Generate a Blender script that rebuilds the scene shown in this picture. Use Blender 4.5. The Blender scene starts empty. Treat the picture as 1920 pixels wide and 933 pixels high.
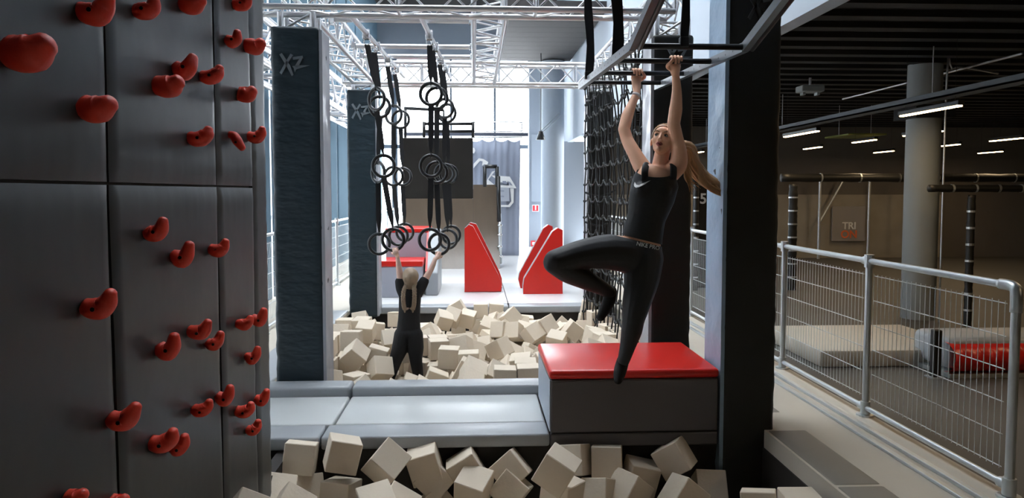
import bpy, bmesh, math, random
from mathutils import Vector, Matrix, Euler
from mathutils.bvhtree import BVHTree
random.seed(7)
PI = math.pi
SC = bpy.context.scene
COL = SC.collection
# ---------------------------------------------------------------- camera
FPX, CX, CY = 1400.0, 960.0, 441.5           # focal length and principal point in 1920x933 pixels
TH = math.radians(3.3); PS = math.atan(.05*math.cos(TH))
FW = Vector((math.sin(PS)*math.cos(TH), math.cos(PS)*math.cos(TH), -math.sin(TH)))
RT = Vector((math.cos(PS), -math.sin(PS), 0)); UP = RT.cross(FW)
EYE = Vector((0, 0, 1.6))
cam = bpy.data.objects.new('camera', bpy.data.cameras.new('camera')); COL.objects.link(cam)
cam.data.sensor_width = 36; cam.data.lens = FPX/1920*36
cam.data.shift_y = (CY-466.5)/1920
cam.data.clip_start = .05; cam.data.clip_end = 200
M = Matrix((RT, UP, -FW)).transposed().to_4x4(); M.translation = EYE
cam.matrix_world = M
SC.camera = cam
def at(px, py, Y):
    "point at world depth Y seen at a pixel of the photograph"
    d = FW + RT*((px-CX)/FPX) - UP*((py-CY)/FPX)
    return EYE + d*(Y/d.y)
# ---------------------------------------------------------------- daylight and exposure
SC.view_settings.view_transform = 'Standard'; SC.view_settings.look = 'None'
SC.view_settings.gamma = 1; SC.view_settings.use_curve_mapping = False
SC.view_settings.exposure = 0.35
w = bpy.data.worlds.new('overcast_sky'); SC.world = w; w.use_nodes = True
w.node_tree.nodes['Background'].inputs[0].default_value = (.88, .94, 1, 1)
w.node_tree.nodes['Background'].inputs[1].default_value = 11.5
# ---------------------------------------------------------------- materials
MATS = {}
def mat(name, col, rough=.6, metal=0, bump=None, var=0, emit=None, spec=.5, coat=0, stretch=None):
    if name in MATS: return MATS[name]
    m = bpy.data.materials.new(name); m.use_nodes = True; MATS[name] = m
    nt = m.node_tree; b = nt.nodes['Principled BSDF']
    b.inputs['Base Color'].default_value = (*col, 1); b.inputs['Roughness'].default_value = rough
    b.inputs['Metallic'].default_value = metal; b.inputs['Specular IOR Level'].default_value = spec
    b.inputs['Coat Weight'].default_value = coat
    tc = nt.nodes.new('ShaderNodeTexCoord'); mp = nt.nodes.new('ShaderNodeMapping')
    nt.links.new(tc.outputs['Object'], mp.inputs[0])
    if stretch: mp.inputs['Scale'].default_value = stretch
    if bump:
        n = nt.nodes.new('ShaderNodeTexNoise'); n.inputs['Scale'].default_value = bump[0]; n.inputs['Detail'].default_value = 3
        bp = nt.nodes.new('ShaderNodeBump'); bp.inputs['Strength'].default_value = bump[1]; bp.inputs['Distance'].default_value = bump[2]
        nt.links.new(mp.outputs[0], n.inputs[0]); nt.links.new(n.outputs[0], bp.inputs['Height']); nt.links.new(bp.outputs[0], b.inputs['Normal'])
    if var:
        n = nt.nodes.new('ShaderNodeTexNoise'); n.inputs['Scale'].default_value = 2.3; n.inputs['Detail'].default_value = 5
        rp = nt.nodes.new('ShaderNodeMapRange'); rp.inputs['To Min'].default_value = 1-var; rp.inputs['To Max'].default_value = 1+var
        mx = nt.nodes.new('ShaderNodeMix'); mx.data_type = 'RGBA'; mx.blend_type = 'MULTIPLY'; mx.inputs[0].default_value = 1
        mx.inputs[6].default_value = (*col, 1)
        nt.links.new(mp.outputs[0], n.inputs[0]); nt.links.new(n.outputs[0], rp.inputs[0]); nt.links.new(rp.outputs[0], mx.inputs[7])
        nt.links.new(mx.outputs[2], b.inputs['Base Color'])
    if emit:
        b.inputs['Emission Color'].default_value = (*emit[:3], 1); b.inputs['Emission Strength'].default_value = emit[3]
    return m
vin = mat('dark_vinyl', (.016, .031, .041), .40, bump=(3, .9, .04), stretch=(1, 1, 2.5))  # teal cast of reflections is put into this base colour
vwall = mat('climbing_wall_vinyl', (.030, .033, .033), .40, bump=(2.2, .22, .03), var=.15)
vblk = mat('black_vinyl', (.010, .010, .009), .5, bump=(3, .4, .02))
vgry = mat('grey_vinyl', (.40, .41, .45), .38, bump=(4, .6, .03), stretch=(1, 1, .5))
matl = mat('pale_mat_vinyl', (.54, .56, .56), .32, bump=(1.5, .15, .02), var=.04)
matg = mat('grey_mat_vinyl', (.33, .35, .37), .35, bump=(3, .25, .02), var=.06)
matf = mat('far_mat_vinyl', (.62, .62, .62), .25, bump=(1.5, .1, .02), var=.03)
boxg = mat('box_grey_vinyl', (.10, .090, .092), .45, bump=(3, .3, .02))
pale = mat('lit_side_vinyl', (.36, .42, .50), .4)  # daylight on the box's left side, put into the colour
lgrey = mat('step_grey_vinyl', (.36, .37, .43), .5)
red = mat('red_vinyl', (.62, .018, .012), .3, bump=(3, .15, .01))
redhold = mat('red_hold_resin', (.78, .045, .018), .5, bump=(60, .35, .004))
dark = mat('dark_lining', (.022, .018, .016), .7, bump=(6, .3, .01))
alu = mat('aluminium', (.70, .70, .72), .3, .7, bump=(40, .05, .002))
galv = mat('galvanised_steel', (.62, .66, .68), .38, .75, var=.12)
steel = mat('chrome_steel', (.75, .76, .78), .2, 1)
blk = mat('black_steel', (.012, .012, .013), .38)
railm = mat('painted_channel_steel', (.20, .22, .24), .35, .5)
web = mat('black_webbing', (.010, .010, .012), .75, bump=(90, .4, .002))
rope = mat('black_rope', (.012, .013, .014), .7, bump=(120, .5, .003))
ringm = mat('ring_plastic', (.020, .022, .024), .3)
foam = mat('foam', (.67, .58, .465), .85, bump=(35, .35, .006), var=.07)
white = mat('white_paint', (.72, .76, .80), .6)
wallb = mat('pale_blue_wall', (.40, .45, .51), .7, var=.04)
wallg = mat('grey_wall', (.24, .27, .31), .7, var=.05)
panb = mat('blue_grey_panel', (.10, .155, .20), .95, spec=.02, var=.06)
chr_ = mat('charcoal_ceiling', (.040, .037, .036), .8, bump=(8, .3, .01))
conc = mat('concrete', (.27, .29, .29), .8, bump=(12, .3, .005), var=.1)
hallw = mat('hall_wall', (.13, .115, .095), .75, var=.15)
hallf = mat('hall_floor', (.085, .080, .070), .55, var=.1)
beige = mat('beige_floor', (.55, .50, .42), .45, var=.07, bump=(5, .1, .005))
padb = mat('brown_pad_top', (.25, .225, .19), .5, var=.06)
hallc = mat('hall_ceiling', (.006, .006, .006), .8)
ply = mat('varnished_plywood', (.105, .076, .052), .28, bump=(3, .2, .02), var=.2, stretch=(3, 3, .5))
plyd = mat('black_plywood', (.020, .018, .016), .9, spec=.08, var=.2)
cloth = mat('banner_cloth', (.27, .30, .38), .85, bump=(2, .3, .03))
skin = mat('skin', (.82, .45, .29), .5, bump=(30, .1, .002), var=.06)
skin2 = mat('fair_skin', (.76, .50, .40), .5)
hair = mat('blond_hair', (.40, .215, .085), .45, bump=(60, .6, .006), var=.25, stretch=(1, 1, .15))
hair2 = mat('ash_blond_hair', (.34, .25, .17), .5, bump=(60, .6, .006), var=.25)
fab = mat('black_sports_fabric', (.009, .010, .012), .6, bump=(14, .35, .012))
fab2 = mat('black_knit_fabric', (.010, .010, .012), .85, bump=(14, .4, .015))
sockm = mat('black_sock', (.010, .009, .010), .9)
wht = mat('white_print', (.78, .78, .78), .6)
gry = mat('grey_print', (.17, .20, .22), .7)
org = mat('orange_print', (.75, .16, .05), .6)
redp = mat('red_sign_print', (.65, .03, .04), .5)
lampm = mat('lamp_diffuser', (1, .9, .75), .5, emit=(1, .70, .36, 14))
lipm = mat('lips', (.42, .10, .09), .45)
eyew = mat('eye_white', (.48, .45, .43), .3)
iris = mat('iris', (.03, .035, .04), .2)
brow = mat('brow_hair', (.20, .115, .06), .8)
glass = bpy.data.materials.new('window_glass'); glass.use_nodes = True
nt = glass.node_tree; nt.nodes.clear()
o_ = nt.nodes.new('ShaderNodeOutputMaterial'); mx_ = nt.nodes.new('ShaderNodeMixShader'); tr_ = nt.nodes.new('ShaderNodeBsdfTransparent')
gl_ = nt.nodes.new('ShaderNodeBsdfGlossy'); gl_.inputs['Roughness'].default_value = .02; fr_ = nt.nodes.new('ShaderNodeFresnel'); fr_.inputs[0].default_value = 1.3
nt.links.new(fr_.outputs[0], mx_.inputs[0]); nt.links.new(tr_.outputs[0], mx_.inputs[1]); nt.links.new(gl_.outputs[0], mx_.inputs[2]); nt.links.new(mx_.outputs[0], o_.inputs[0])
# ---------------------------------------------------------------- helpers
def tag(o, label=None, cat=None, group=None, kind=None):
    if label: o['label'] = label
    if cat: o['category'] = cat
    if group: o['group'] = group
    if kind: o['kind'] = kind
    return o
def thing(name, label, cat, loc=(0, 0, 0), group=None, rotz=0):
    o = bpy.data.objects.new(name, None); COL.objects.link(o); o.location = loc; o.rotation_euler.z = rotz
    o.empty_display_size = .1
    return tag(o, label, cat, group)
class MB:
    def __init__(s): s.bm = bmesh.new()
    def box(s, x0, x1, y0, y1, z0, z1, bev=0, M=None, seg=2):
        t = bmesh.new(); bmesh.ops.create_cube(t, size=1)
        bmesh.ops.scale(t, vec=(x1-x0, y1-y0, z1-z0), verts=t.verts)
        bmesh.ops.translate(t, vec=((x0+x1)/2, (y0+y1)/2, (z0+z1)/2), verts=t.verts)
        if bev: bmesh.ops.bevel(t, geom=t.edges[:], offset=bev, segments=seg, affect='EDGES', profile=.5)
        if M: bmesh.ops.transform(t, matrix=M, verts=t.verts)
        return s.merge(t)
    def merge(s, t):
        me = bpy.data.meshes.new('t'); t.to_mesh(me); t.free(); s.bm.from_mesh(me); bpy.data.meshes.remove(me); return s
    def tube(s, pts, rad, seg=10, sq=1, ref=None, closed=False, cap=True):
        pts = [Vector(p) for p in pts]; n = len(pts)
        if not isinstance(rad, (list, tuple)): rad = [rad]*n
        R = []; pn = None
        for i, p in enumerate(pts):
            if closed: t = pts[(i+1) % n]-pts[i-1]
            else: t = pts[min(i+1, n-1)]-pts[max(i-1, 0)]
            t.normalize()
            if ref: a = Vector(ref)-t*t.dot(Vector(ref))
            elif pn is None: a = t.orthogonal()
            else: a = pn-t*t.dot(pn)
            if a.length < 1e-5: a = t.orthogonal()
            a.normalize(); pn = a; b = t.cross(a)
            R.append([s.bm.verts.new(p+(a*math.cos(2*PI*k/seg)*sq+b*math.sin(2*PI*k/seg))*rad[i]) for k in range(seg)])
        for i in range(n if closed else n-1):
            A, B = R[i], R[(i+1) % n]
            for k in range(seg): s.bm.faces.new((A[k], A[(k+1) % seg], B[(k+1) % seg], B[k]))
        if cap and not closed: s.bm.faces.new(R[0][::-1]); s.bm.faces.new(R[-1])
        return s
    def ell(s, c, r, R=None, u=16, v=10):
        t = bmesh.new(); bmesh.ops.create_uvsphere(t, u_segments=u, v_segments=v, radius=1)
        m = Matrix.Translation(c) @ (R.to_4x4() if R else Matrix()) @ Matrix.Diagonal((*r, 1))
        bmesh.ops.transform(t, matrix=m, verts=t.verts); return s.merge(t)
    def prism(s, poly, ax, d0, d1, bev=0):
        "2-D outline extruded along axis ax from d0 to d1"
        t = bmesh.new()
        def P(a, b, d): return {'x': (d, a, b), 'y': (a, d, b), 'z': (a, b, d)}[ax]
        A = [t.verts.new(P(a, b, d0)) for a, b in poly]; B = [t.verts.new(P(a, b, d1)) for a, b in poly]; n = len(poly)
        t.faces.new(A); t.faces.new(B[::-1])
        for i in range(n): t.faces.new((A[i], B[i], B[(i+1) % n], A[(i+1) % n]))
        bmesh.ops.recalc_face_normals(t, faces=t.faces)
        if bev: bmesh.ops.bevel(t, geom=t.edges[:], offset=bev, segments=2, affect='EDGES', profile=.5)
        return s.merge(t)
    def torus(s, c, R, r, rot=None, seg=32, s2=10):
        m = rot.to_matrix() if rot else Matrix.Identity(3)
        return s.tube([Vector(c)+m @ Vector((R*math.cos(2*PI*i/seg), 0, R*math.sin(2*PI*i/seg))) for i in range(seg)], r, s2, closed=True)
    def build(s, name, m, parent=None, smooth=False, loc=None, norm=True):
        if norm: bmesh.ops.recalc_face_normals(s.bm, faces=s.bm.faces)
        me = bpy.data.meshes.new(name); s.bm.to_mesh(me); s.bm.free(); me.materials.append(m)
        if smooth is True:
            for p in me.polygons: p.use_smooth = True
        o = bpy.data.objects.new(name, me); COL.objects.link(o)
        if parent: o.parent = parent
        if loc is not None:
            me.transform(Matrix.Translation(-Vector(loc))); o.location = loc
        return o
def autosm(o, ang=35):
    me = o.data
    for p in me.polygons: p.use_smooth = True
    me.set_sharp_from_angle(angle=math.radians(ang)); return o
def struct(name, mb, m, parent=None, label=None, smooth=False):
    o = mb.build(name, m, parent, smooth)
    if not parent: o['kind'] = 'structure'
    if label: o['label'] = label
    return o
def copy(o, parent=None, **k):
    c = o.copy(); COL.objects.link(c)
    if parent: c.parent = parent
    for ch in o.children: copy(ch, c)
    return c
def local(parent, pts):
    "world points into the frame of an unrotated parent"
    L = Vector(parent.location); return [Vector(p)-L for p in pts]
def smoothpath(P, n=6):
    P = [Vector(p) for p in P]; out = []
    Q = [P[0]*2-P[1]]+P+[P[-1]*2-P[-2]]
    for i in range(1, len(Q)-2):
        a, b, c, d = Q[i-1:i+3]
        for k in range(n):
            t = k/n
            out.append(.5*((2*b)+(c-a)*t+(2*a-5*b+4*c-d)*t*t+(-a+3*b-3*c+d)*t**3))
    out.append(P[-1]); return out
def interp(R, n=6):
    out = []
    for i in range(len(R)-1):
        for k in range(n): out.append(R[i]+(R[i+1]-R[i])*k/n)
    return out+[R[-1]]
# ================================================================ the building shell
BY = 24.0
s = MB()
s.box(-3.3, -1.7, -2, 25, -.9, 0)                       # walkway by the left windows
s.box(-1.7, 1.95, -2, 3.0, -.9, 0)
s.box(1.95, 2.85, -2, 25, -.9, 0)
s.box(-1.7, 1.95, 10.75, 25, -.9, -.1)
s.box(-1.7, 1.95, 3.0, 10.75, -1.0, -.86)
struct('floor', s, beige)
s = MB(); s.box(2.85, 14, -2, 19, -.3, 0); struct('floor', s, hallf, label='dark grey rubber floor of the hall behind the fence')
# ceiling, high over the arena, with three unseen skylights added to let top light in
SKY = [(-2.2, 2.0, 5.4, 8.6), (-2.2, 2.0, 9.4, 13.2), (-2.2, 2.0, 14.2, 20.0)]
s = MB(); z0, z1 = 7.5, 7.7
s.box(-3.4, -2.2, -2, 25, z0, z1); s.box(2.0, 2.6, -2, 25, z0, z1)
ys = [-2]+[v for k in SKY for v in k[2:]]+[25]
for i in range(0, len(ys), 2): s.box(-2.2, 2.0, ys[i], ys[i+1], z0, z1)
struct('ceiling', s, chr_)
for i, (a, b, c, d) in enumerate(SKY):
    s = MB(); s.box(a, b, c, d, 7.72, 7.74)
    o = struct('window_%d' % (i+1), s, glass)  # glazing of an added skylight, out of view
    f = MB()
    for k in range(6):
        yy = c+(d-c)*k/5; f.box(a, b, yy-.04, yy+.04, 7.56, 7.72)
    f.build('window_frame', white, o)
# hall ceiling: a dark deck with ribs
s = MB(); s.box(2.6, 14, -2, 21, 3.25, 3.4)
struct('ceiling', s, hallc, label='black ribbed ceiling of the hall')
ceil2 = bpy.data.objects['ceiling.001']
for k in range(34):
    y = 3+k*.46; f = MB(); f.box(2.65, 13.9, y, y+.16, 3.19, 3.25); f.build('rib', hallc, ceil2)
# walls
s = MB(); s.box(-3.4, 14, -2.2, -2, -.3, 7.7); struct('wall_front', s, hallw)
s = MB(); s.box(13.9, 14.1, -2, 19, -.3, 3.4); struct('wall_right', s, hallw)
s = MB(); s.box(2.55, 2.7, -2, 25, 2.98, 7.6); struct('wall_upper', s, wallb, label='pale blue upper wall above the hall opening')
s = MB(); s.box(2.7, 14, 18, 18.2, -.3, 3.3); struct('wall_hall', s, hallw)
s = MB(); s.box(3.4, 11.5, 17.9, 18.0, 0, 1.55)
s.build('cladding', mat('hall_cladding', (.30, .27, .22), .8, var=.25), bpy.data.objects['wall_hall'])
s = MB(); s.box(2.1, 4.2, 20.5, 20.7, 0, 3.0); struct('wall_return', s, wallg)
# left side: blue grey bays with bright glazed slots
s = MB(); s.box(-3.2, -3.05, -2, 25, 6.2, 7.6)
y = -2.0; k = 0
for k in range(20):
    y0 = -2+k*1.36; s.box(-3.2, -3.05, y0, y0+1.12, 0, 6.2, .01)
struct('wall_left', s, panb)
for k in range(20):
    y0 = -2+k*1.36+1.12
    s = MB(); s.box(-3.14, -3.12, y0, y0+.24, 0, 6.2)
    o = struct('window_%d' % (4+k), s, glass)
    f = MB(); f.box(-3.17, -3.09, y0, y0+.03, 0, 6.2); f.box(-3.17, -3.09, y0+.21, y0+.24, 0, 6.2)
    for zz in (1.2, 3.0, 4.8): f.box(-3.16, -3.1, y0+.04, y0+.21, zz, zz+.05)
    f.build('window_frame', white, o)
# back wall with the great window
xl, xr = at(655, 300, BY).x, at(993, 300, BY).x
s = MB(); s.box(-3.3, xl, BY, BY+.2, 0, 7.6); s.box(xr, 2.6, BY, BY+.2, 0, 7.6); s.box(xl, xr, BY, BY+.2, 5.8, 7.6)
struct('wall_back', s, wallg)
s = MB(); s.box(.62, 2.5, 14.2, 19.7, 5.05, 5.2)
for k in range(11): s.box(.62, 2.5, 14.2+k*.5, 14.69+k*.5, 5.03, 5.05)
struct('trim_1', s, chr_, label='charcoal ribbed lowered ceiling in front of the great window')
s = MB(); s.box(xl, xr, BY+.08, BY+.1, 0, 5.8); wn = struct('window_30', s, glass, label='great window at the far end')
for px in (657, 740, 846, 928, 991):
    f = MB(); xx = at(px, 300, BY).x; wd = .035 if px == 928 else (.09 if px == 740 else .03)
    f.box(xx-wd, xx+wd, BY-.02, BY+.1, 0, 5.8); f.build('mullion', mat('mullion_grey', (.10, .13, .17), .5), wn)
f = MB(); f.box(xl, xr, BY-.02, BY+.1, 3.0, 3.12); f.build('transom', mat('mullion_grey', (.10, .13, .17), .5), wn)
# pilaster with inspection panel, and small sign
x0, x1 = at(992, 300, 22).x, at(1017, 300, 22).x
s = MB(); s.box(x0, x1+.1, 22, 22.5, 0, 5.4); p = struct('trim_2', s, wallg, label='blue grey pilaster beside the great window')
f = MB(); f.box(x0+.06, x1-.02, 21.96, 22, at(1000, 378, 22).z, at(1000, 252, 22).z, .01); f.build('panel', wallg, p)
t = thing('fire_sign', 'small red and white fire equipment sign on the blue grey pilaster', 'sign', at(1004, 390, 21.95))
f = MB(); f.box(-.10, .10, -.01, .01, -.10, .10); f.build('plate', wht, t)
f = MB(); f.box(-.085, -.015, -.015, -.005, -.08, .08); f.box(.02, .085, -.015, -.005, -.08, .08); f.box(-.085, .085, -.014, -.004, -.085, -.055); f.build('pictogram', redp, t)
t = thing('fire_sign', 'second small sign low on the pilaster, under the first one', 'sign', at(1001, 456, 21.95))
f = MB(); f.box(-.09, .09, -.01, .01, -.08, .08); f.build('plate', redp, t)
f = MB(); f.box(-.05, .05, -.015, -.008, -.04, .04); f.build('pictogram', wht, t)
# round column
s = MB(); c = at(1036, 300, 19.6)
s.tube([(c.x, 19.6, 0), (c.x, 19.6, 5.0)], .30, 32); struct('column', s, wallb, label='smooth round column at the corner of the pale upper wall', smooth=False); autosm(bpy.data.objects['column'])
s = MB(); s.tube([(5.65, 9.2, 0), (5.65, 9.2, 3.2)], .2, 32); col = struct('column', s, conc, label='round concrete column in the dark hall'); autosm(col)
f = MB(); f.box(5.40, 5.90, 8.95, 9.45, 2.52, 2.68); f.build('collar', hallc, col)
# spotlight on its pendant
t = thing('pendant_spotlight', 'small black spotlight hanging beside the round column', 'lamp', at(1014, 255, 18.6))
f = MB(); f.tube([(0, 0, .1), (0, 0, 2.42)], .012, 6); f.build('stem', blk, t)
f = MB(); f.tube([(0, 0, .12), (0, 0, .04), (0, 0, -.09)], [.05, .07, .12], 16); f.build('shade', blk, t, True)
f = MB(); f.tube([(0, 0, .12), (.5, .3, .6)], .012, 6); f.tube([(.05, 0, .1), (.55, .3, .55)], .012, 6); f.build('bracket', galv, t)
# ================================================================ pit linings and platform one
s = MB(); s.box(-1.7, 1.95, 4.95, 5.05, -.86, -.1); s.box(-1.7, 1.95, 3.0, 3.04, -.86, 0); s.box(1.94, 1.96, 3, 4.95, -.86, -.12)
s.box(-1.3, -1.22, 3.0, 4.95, -.86, -.1)
s.box(-1.7, 1.75, 6.10, 6.18, -.86, -.02); s.box(-1.72, -1.70, 6.1, 10.6, -.86, -.05); s.box(1.74, 1.76, 6.1, 10.6, -.86, -.05)
s.box(-1.7, 1.95, 10.5, 10.74, -.86, -.1)
struct('pit_lining', s, dark, label='dark boarded lining of the two foam pits')
def pad(name, label, x0, x1, y0, y1, z0, z1, m, group=None, bev=.018):
    o = MB().box(x0, x1, y0, y1, z0, z1, bev, seg=3).build(name, m, loc=((x0+x1)/2, (y0+y1)/2, z0)); autosm(o)
    return tag(o, label, 'mat', group)
g = .006
s = MB(); s.box(-1.7, 1.75, 5.05, 6.1, -.86, -.1); struct('platform_base', s, dark, label='dark base of the near platform')
pad('landing_mat', 'pale grey landing mat at the left of the near platform, beside the climbing wall', -1.7, -.98-g, 5.15, 5.86, -.1, 0, matl)
pad('landing_mat', 'wide pale grey landing mat on the near platform, in front of the grey roll', -.98+g, .492, 5.15, 5.86, -.1, -.001, matl)
pad('edge_pad', 'short grey edge pad at the left front of the near platform', -1.7, -1.02-g, 4.87, 5.15-g, -.09, -.002, matg)
pad('edge_pad', 'long grey edge pad along the near platform front', -1.02+g, .495, 4.87, 5.15-g, -.09, -.002, matg)
pad('edge_roll', 'short grey edge roll behind the near platform, in front of the left post', -1.7, -.98-g, 5.87, 6.10, -.1, .072, matg, bev=.03)
pad('edge_roll', 'long grey edge roll behind the near platform, reaching the red topped box', -.98+g, 1.75, 5.87, 6.10, -.1, .072, matg, bev=.03)
# red topped box
t = thing('vault_box', 'large dark grey jumping box with a red padded top, on the near platform', 'box', (.5, 4.87, 0))
f = MB(); f.box(0, 1.13, 0, .89, -.001, .36, .012); f.build('body', boxg, t)
f = MB(); f.box(-.006, 0, .01, .88, .01, .355); f.build('lit_side_sheet', pale, t)  # pale sheet over the dark body: the lit side put into colour
f = MB(); f.box(-.012, 1.135, -.012, .90, .362, .425, .025, seg=3); autosm(f.build('padded_top', red, t))
f = MB(); f.box(0, 1.13, 0, .06, -.095, -.006, .01); f.build('plinth', boxg, t)
# right hand edge pads
for i, (a, b) in enumerate(((3.0, 3.9), (3.9, 4.86), (5.25, 6.2))):
    pad('edge_pad', ['brown grey edge pad of the near pit in the bottom right corner', 'brown grey edge pad of the near pit beside the black padded post', 'edge pad behind the black padded post'][i], 1.96, 2.23, a+g, b-g, -.12, .004, padb)
s = MB(); s.box(2.52, 2.56, 2.5, 18, 0, .02, .005); s.box(2.62, 2.66, 2.5, 18, 0, .025, .005); struct('trim_3', s, galv, label='thin metal floor profiles beside the right fence')
# left edge pads of the far pit
for i, (a, b) in enumerate(((6.2, 8.2), (8.2, 10.1))):
    pad('edge_pad', ['grey edge pad on the left of the far pit behind the first post', 'grey edge pad on the left of the far pit in front of the second post'][i], -2.05, -1.705, a+g, b-g, -.1, .02, matg)
# far platform
s = MB(); s.box(-2.3, 2.3, 10.75, 11, -.1, -.005); struct('platform_far', s, dark, label='base of the far platform')
for i, (a, b) in enumerate(((-1.7, .48), (.48, 1.95))):
    pad('edge_pad', ['front edge pad of the far platform, left of the seam', 'front edge pad of the far platform, right of the seam'][i], a+g, b-g, 10.46, 10.74, -.1, 0, matg)
    for j, (c, d) in enumerate(((10.75, 13.2), (13.2, 15.4))):
        pad('floor_mat', '%s pale floor mat %s of the far platform seam' % (('front', 'rear')[j], ('left', 'right')[i]), a+g, b-g, c+g, d-g, -.1, 0, matf, bev=.01)
s = MB(); s.box(-1.7, 1.95, 15.4, 24, -.1, -.002); struct('floor', s, matf, label='pale floor behind the far platform')
# ================================================================ climbing wall
AX = -1.2
cw = MB(); cw.box(AX-.25, AX-.03, .3, 4.42, -.86, 5.2)
cwall = struct('climbing_wall', cw, vblk, label='tall dark padded climbing wall with red holds, on the left')
def puffy(x, y0, y1, z0, z1, seed, amp=.002):
    "padded panel facing +x with puckered edges"
    b = bmesh.new(); ny = max(4, int((y1-y0)/.03)); nz = max(4, int((z1-z0)/.05))
    rnd = random.Random(seed); ph = [rnd.uniform(0, 6) for _ in range(6)]
    G = []
    for j in range(nz+1):
        r_ = []
        for i in range(ny+1):
            u, v = i/ny, j/nz; y = y0+(y1-y0)*u; z = z0+(z1-z0)*v
            de = min(u*(y1-y0), (1-u)*(y1-y0)); dz = min(v*(z1-z0), (1-v)*(z1-z0)); d = min(de, dz)
            h = -.010*math.exp(-(d/.006)**2)
            h += amp*math.exp(-dz/.07)*math.sin(y*95+ph[0]+2*math.sin(y*23))*(dz > 0)
            h += amp*.6*math.exp(-de/.06)*math.sin(z*60+ph[1]+2*math.sin(z*17))*(de > 0)
            h += .003*math.sin(y*4+ph[2])*math.sin(z*3.1+ph[3])
            r_.append(b.verts.new((x+h, y, z)))
        G.append(r_)
    for j in range(nz):
        for i in range(ny): b.faces.new((G[j][i], G[j][i+1], G[j+1][i+1], G[j+1][i]))
    e = [ed for ed in b.edges if ed.is_boundary]
    r = bmesh.ops.extrude_edge_only(b, edges=e)
    for v_ in r['geom']:
        if isinstance(v_, bmesh.types.BMVert): v_.co.x = x-.035
    m = MB(); m.bm.free(); m.bm = b; return m
cols = [(.3, 1.45), (1.45, 2.535), (2.545, 3.575), (3.585, 4.14)]
for i, (a, b) in enumerate(cols):
    for j, (c, d) in enumerate(((-.86, 1.625), (1.635, 5.2))):
        autosm(puffy(AX, a, b-.004, c, d, i*7+j).build('panel', vwall, cwall), 60)
autosm(puffy(AX-.004, 4.15, 4.42, -.86, 5.2, 77, .007).build('edge_panel', vwall, cwall), 60)
# the holds: px, py, size in px, shape variant, label
HOLDS = [
 (36, 98, 68, 0, 'largest red hold, high up at the left edge of the photo'),
 (166, 16, 54, 1, 'broad red hold at the top edge, left of the first seam'),
 (263, 14, 42, 1, 'red hold at the top edge, just right of the first seam'),
 (352, 6, 36, 0, 'red hold cut by the top edge, in the middle of the second panel column'),
 (447, 4, 30, 1, 'red hold cut by the top edge, above the narrow panel'),
 (431, 72, 31, 2, 'red forked hold on the seam, upper end of the narrow panel'),
 (470, 87, 29, 0, 'plump red hold near the wall edge, upper end of the narrow panel'),
 (340, 122, 43, 2, 'upright red hold above and right of the round one, upper second panel'),
 (389, 138, 36, 1, 'red hooked hold close to the second seam, upper second panel'),
 (306, 161, 41, 0, 'round red hold with a bolt hole, upper second panel'),
 (455, 177, 29, 0, 'small red hold alone in the middle of the narrow upper panel'),
 (170, 204, 50, 0, 'big round red hold alone in the middle of the upper left panel'),
 (367, 254, 38, 1, 'lowest red hold of the upper second panel'),
 (439, 263, 31, 3, 'red triangular hold tilted on the second seam, above the horizontal seam'),
 (474, 252, 29, 1, 'flat red hold with a raised lip by the wall edge, above the horizontal seam'),
 (285, 428, 42, 2, 'first red hold under the horizontal seam, second panel'),
 (335, 475, 42, 2, 'red upright hold below and right of the first one under the horizontal seam'),
 (402, 464, 32, 1, 'red winged hold near the second seam, upper part of the lower wall'),
 (173, 569, 53, 1, 'big red hold alone in the middle of the lower left panel'),
 (452, 604, 28, 1, 'left one of the two red holds side by side at the wall edge'),
 (481, 594, 31, 2, 'right one of the two red holds side by side at the wall edge'),
 (366, 617, 37, 1, 'red hold upper middle of the cluster of three on the lower second panel'),
 (397, 638, 33, 2, 'red hold nearest the second seam in the cluster of three'),
 (308, 647, 45, 2, 'largest and leftmost red hold of the cluster of three'),
 (469, 665, 29, 2, 'red hold alone below the pair at the wall edge'),
 (416, 740, 35, 2, 'heart shaped red hold touching the lower end of the second seam'),
 (486, 744, 29, 2, 'red hold closest to the wall edge near the platform'),
 (372, 764, 33, 1, 'red hold left of the heart shaped one, low on the wall'),
 (452, 766, 31, 1, 'red hold just right of the second seam, low on the wall'),
 (220, 779, 50, 1, 'big red hold lying across the first seam, low on the wall'),
 (471, 800, 29, 2, 'lowest red hold at the wall edge'),
 (296, 823, 45, 1, 'left one of the two red holds side by side at the bottom'),
 (329, 833, 38, 2, 'right one of the two red holds side by side at the bottom'),
 (133, 934, 34, 0, 'red hold barely showing at the bottom edge, left'),
 (215, 940, 30, 0, 'red hold barely showing at the bottom edge, under the first seam'),
]
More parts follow.
